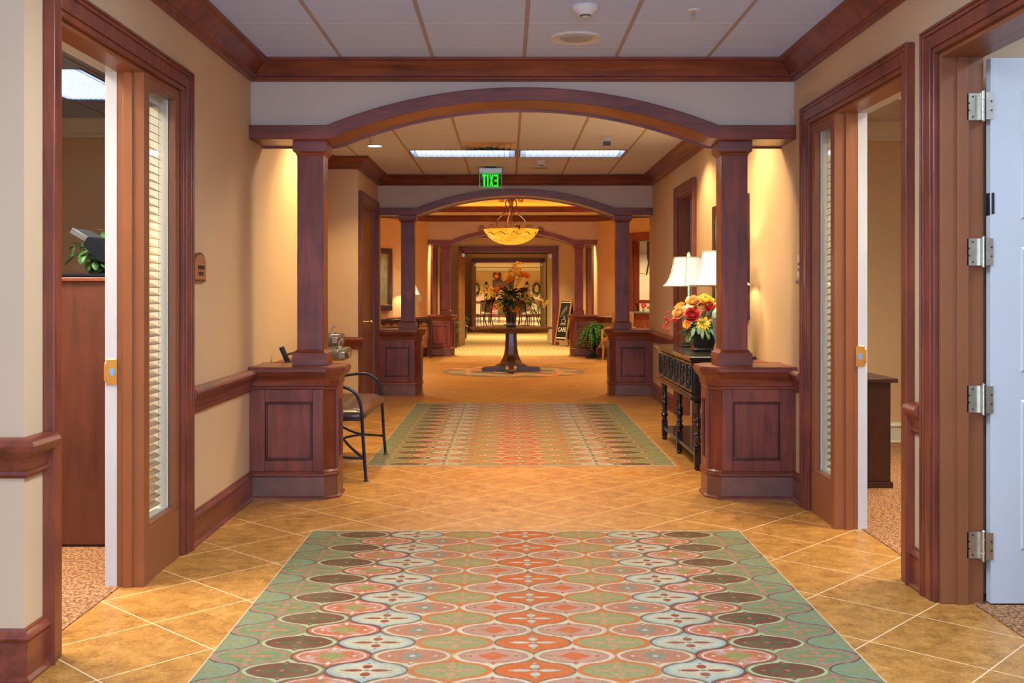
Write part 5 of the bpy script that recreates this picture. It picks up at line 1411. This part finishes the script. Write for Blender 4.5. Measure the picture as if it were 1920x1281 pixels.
rows.append([(.1 + .01 * math.cos(2 * PI * k / 72), 44.1 + .01 * math.sin(2 * PI * k / 72), .766) for k in range(72)])
tag(MB().strip(rows).build('tablecloth', 'cloth'), 'pale cloth over the far dining table', 'tablecloth')
WY = 57.98
def wpx(px, py): return (px - 952) / 1980 * WY, 1.4 + (547 - py) / 1980 * WY
def deco(px, lab):
    x, z = wpx(px, 543); m_ = MB()
    for dz, s in ((.32, .11), (0, .13), (-.32, .13)):
        m_.prism([(x - s, z + dz - .03), (x, z + dz + .14), (x + s, z + dz - .03), (x + s * .3, z + dz), (x, z + dz - .10), (x - s * .3, z + dz)], WY - .04, WY - .01)
        m_.tube([(x + .13 * math.cos(t), WY - .02, z + dz - .16 + .12 * math.sin(t)) for t in [2 * PI * i / 16 for i in range(17)]], .012, 5)
    tag(m_.build('wall_ornament', 'iron'), lab, 'wall decoration')
deco(912, 'black scrolled wall ornament left of the dark picture in the dining room')
deco(988, 'black scrolled wall ornament behind the bouquet in the dining room')
for px, lab in ((892.5, 'left'), (1006, 'right')):
    x, z = wpx(px, 541); random.seed(int(px)); m_ = MB()
    for k in range(90):
        a = random.uniform(0, 2 * PI); leafmesh(m_, (x + .1 * math.cos(a), WY - .06, z + .22 * math.sin(a)), (math.cos(a), -.5, math.sin(a) * .6), .16, .05, .2)
    tag(m_.build('wall_swag', 'leafdark', solid=.002), 'dried leaf swag on the dining wall, %s one' % lab, 'wreath')
x0, z1 = wpx(925, 527); x1, z0 = wpx(960, 541)
dp = root('wall_picture', ((x0 + x1) / 2, WY, (z0 + z1) / 2), 'dark rectangular picture on the dining room wall', 'picture')
MB().box(x0, x1, WY - .03, WY, z0, z1).build('canvas', 'picture', dp)
m_ = MB(); m_.box(x0 - .03, x1 + .03, WY - .045, WY, z1, z1 + .03).box(x0 - .03, x1 + .03, WY - .045, WY, z0 - .03, z0).box(x0 - .03, x0, WY - .045, WY, z0, z1).box(x1, x1 + .03, WY - .045, WY, z0, z1); m_.build('frame', 'darkcab', dp)
x, z = wpx(932.5, 519); m_ = MB(); m_.prism([(x, z - .30), (x - .24, z + .02), (x - .22, z + .20), (x - .10, z + .24), (x, z + .12), (x + .10, z + .22), (x + .22, z + .18), (x + .22, z - .08)], WY - .05, WY - .01)
h_ = m_.build('heart_ornament', 'fmaroon', bevel=.02); tag(h_, 'red and orange heart-shaped decoration above the dark picture', 'wall decoration')
MB().sphere((x - .05, WY - .06, z + .04), .12).build('orange_centre', 'forange', h_)

# ================================================================== LIGHT, WORLD, CAMERA
w = bpy.data.worlds.new('world'); SC.world = w; w.use_nodes = True
bg = w.node_tree.nodes['Background']; bg.inputs[0].default_value = (.45, .60, 1.0, 1); bg.inputs[1].default_value = 1.3
# added unseen window frame; its cool area lamp tilts up at the ceiling
wn = sroot('window_4', (XC, -2.5, 0), 'added unseen window frame behind the viewer')
m_ = MB()
for x_ in (-1.9, -.6, .7, 2.0): m_.box(x_, x_ + .08, -2.52, -2.44, 0, 2.96)
for z_ in (0, 2.0, 2.9): m_.box(-1.9, 2.08, -2.52, -2.44, z_, z_ + .06)
m_.build('window_frame', 'brown', wn)
l = bpy.data.lights.new('daylight_fill', 'AREA'); l.shape = 'RECTANGLE'; l.size = 3.6; l.size_y = 2.6; l.energy = 270; l.color = (.46, .64, 1.0)
o = bpy.data.objects.new('daylight_fill', l); COL.objects.link(o); o.location = (XC, -2.7, 1.3); o.rotation_euler = (PI / 2 + math.radians(38), 0, 0)

cam = bpy.data.cameras.new('camera'); cam.lens = 1980 / 1920 * 36; cam.sensor_width = 36; cam.sensor_fit = 'HORIZONTAL'
cam.shift_x = (960 - 952) / 1920; cam.shift_y = -(640.5 - 547) / 1920; cam.clip_end = 200; cam.clip_start = .05
co_ = bpy.data.objects.new('camera', cam); COL.objects.link(co_); co_.location = (0, 0, 1.4); co_.rotation_euler = (PI / 2, 0, 0)
SC.camera = co_
vsn = SC.view_settings; vsn.view_transform = 'Standard'; vsn.look = 'None'; vsn.gamma = 1; vsn.use_curve_mapping = False; vsn.exposure = 0.35
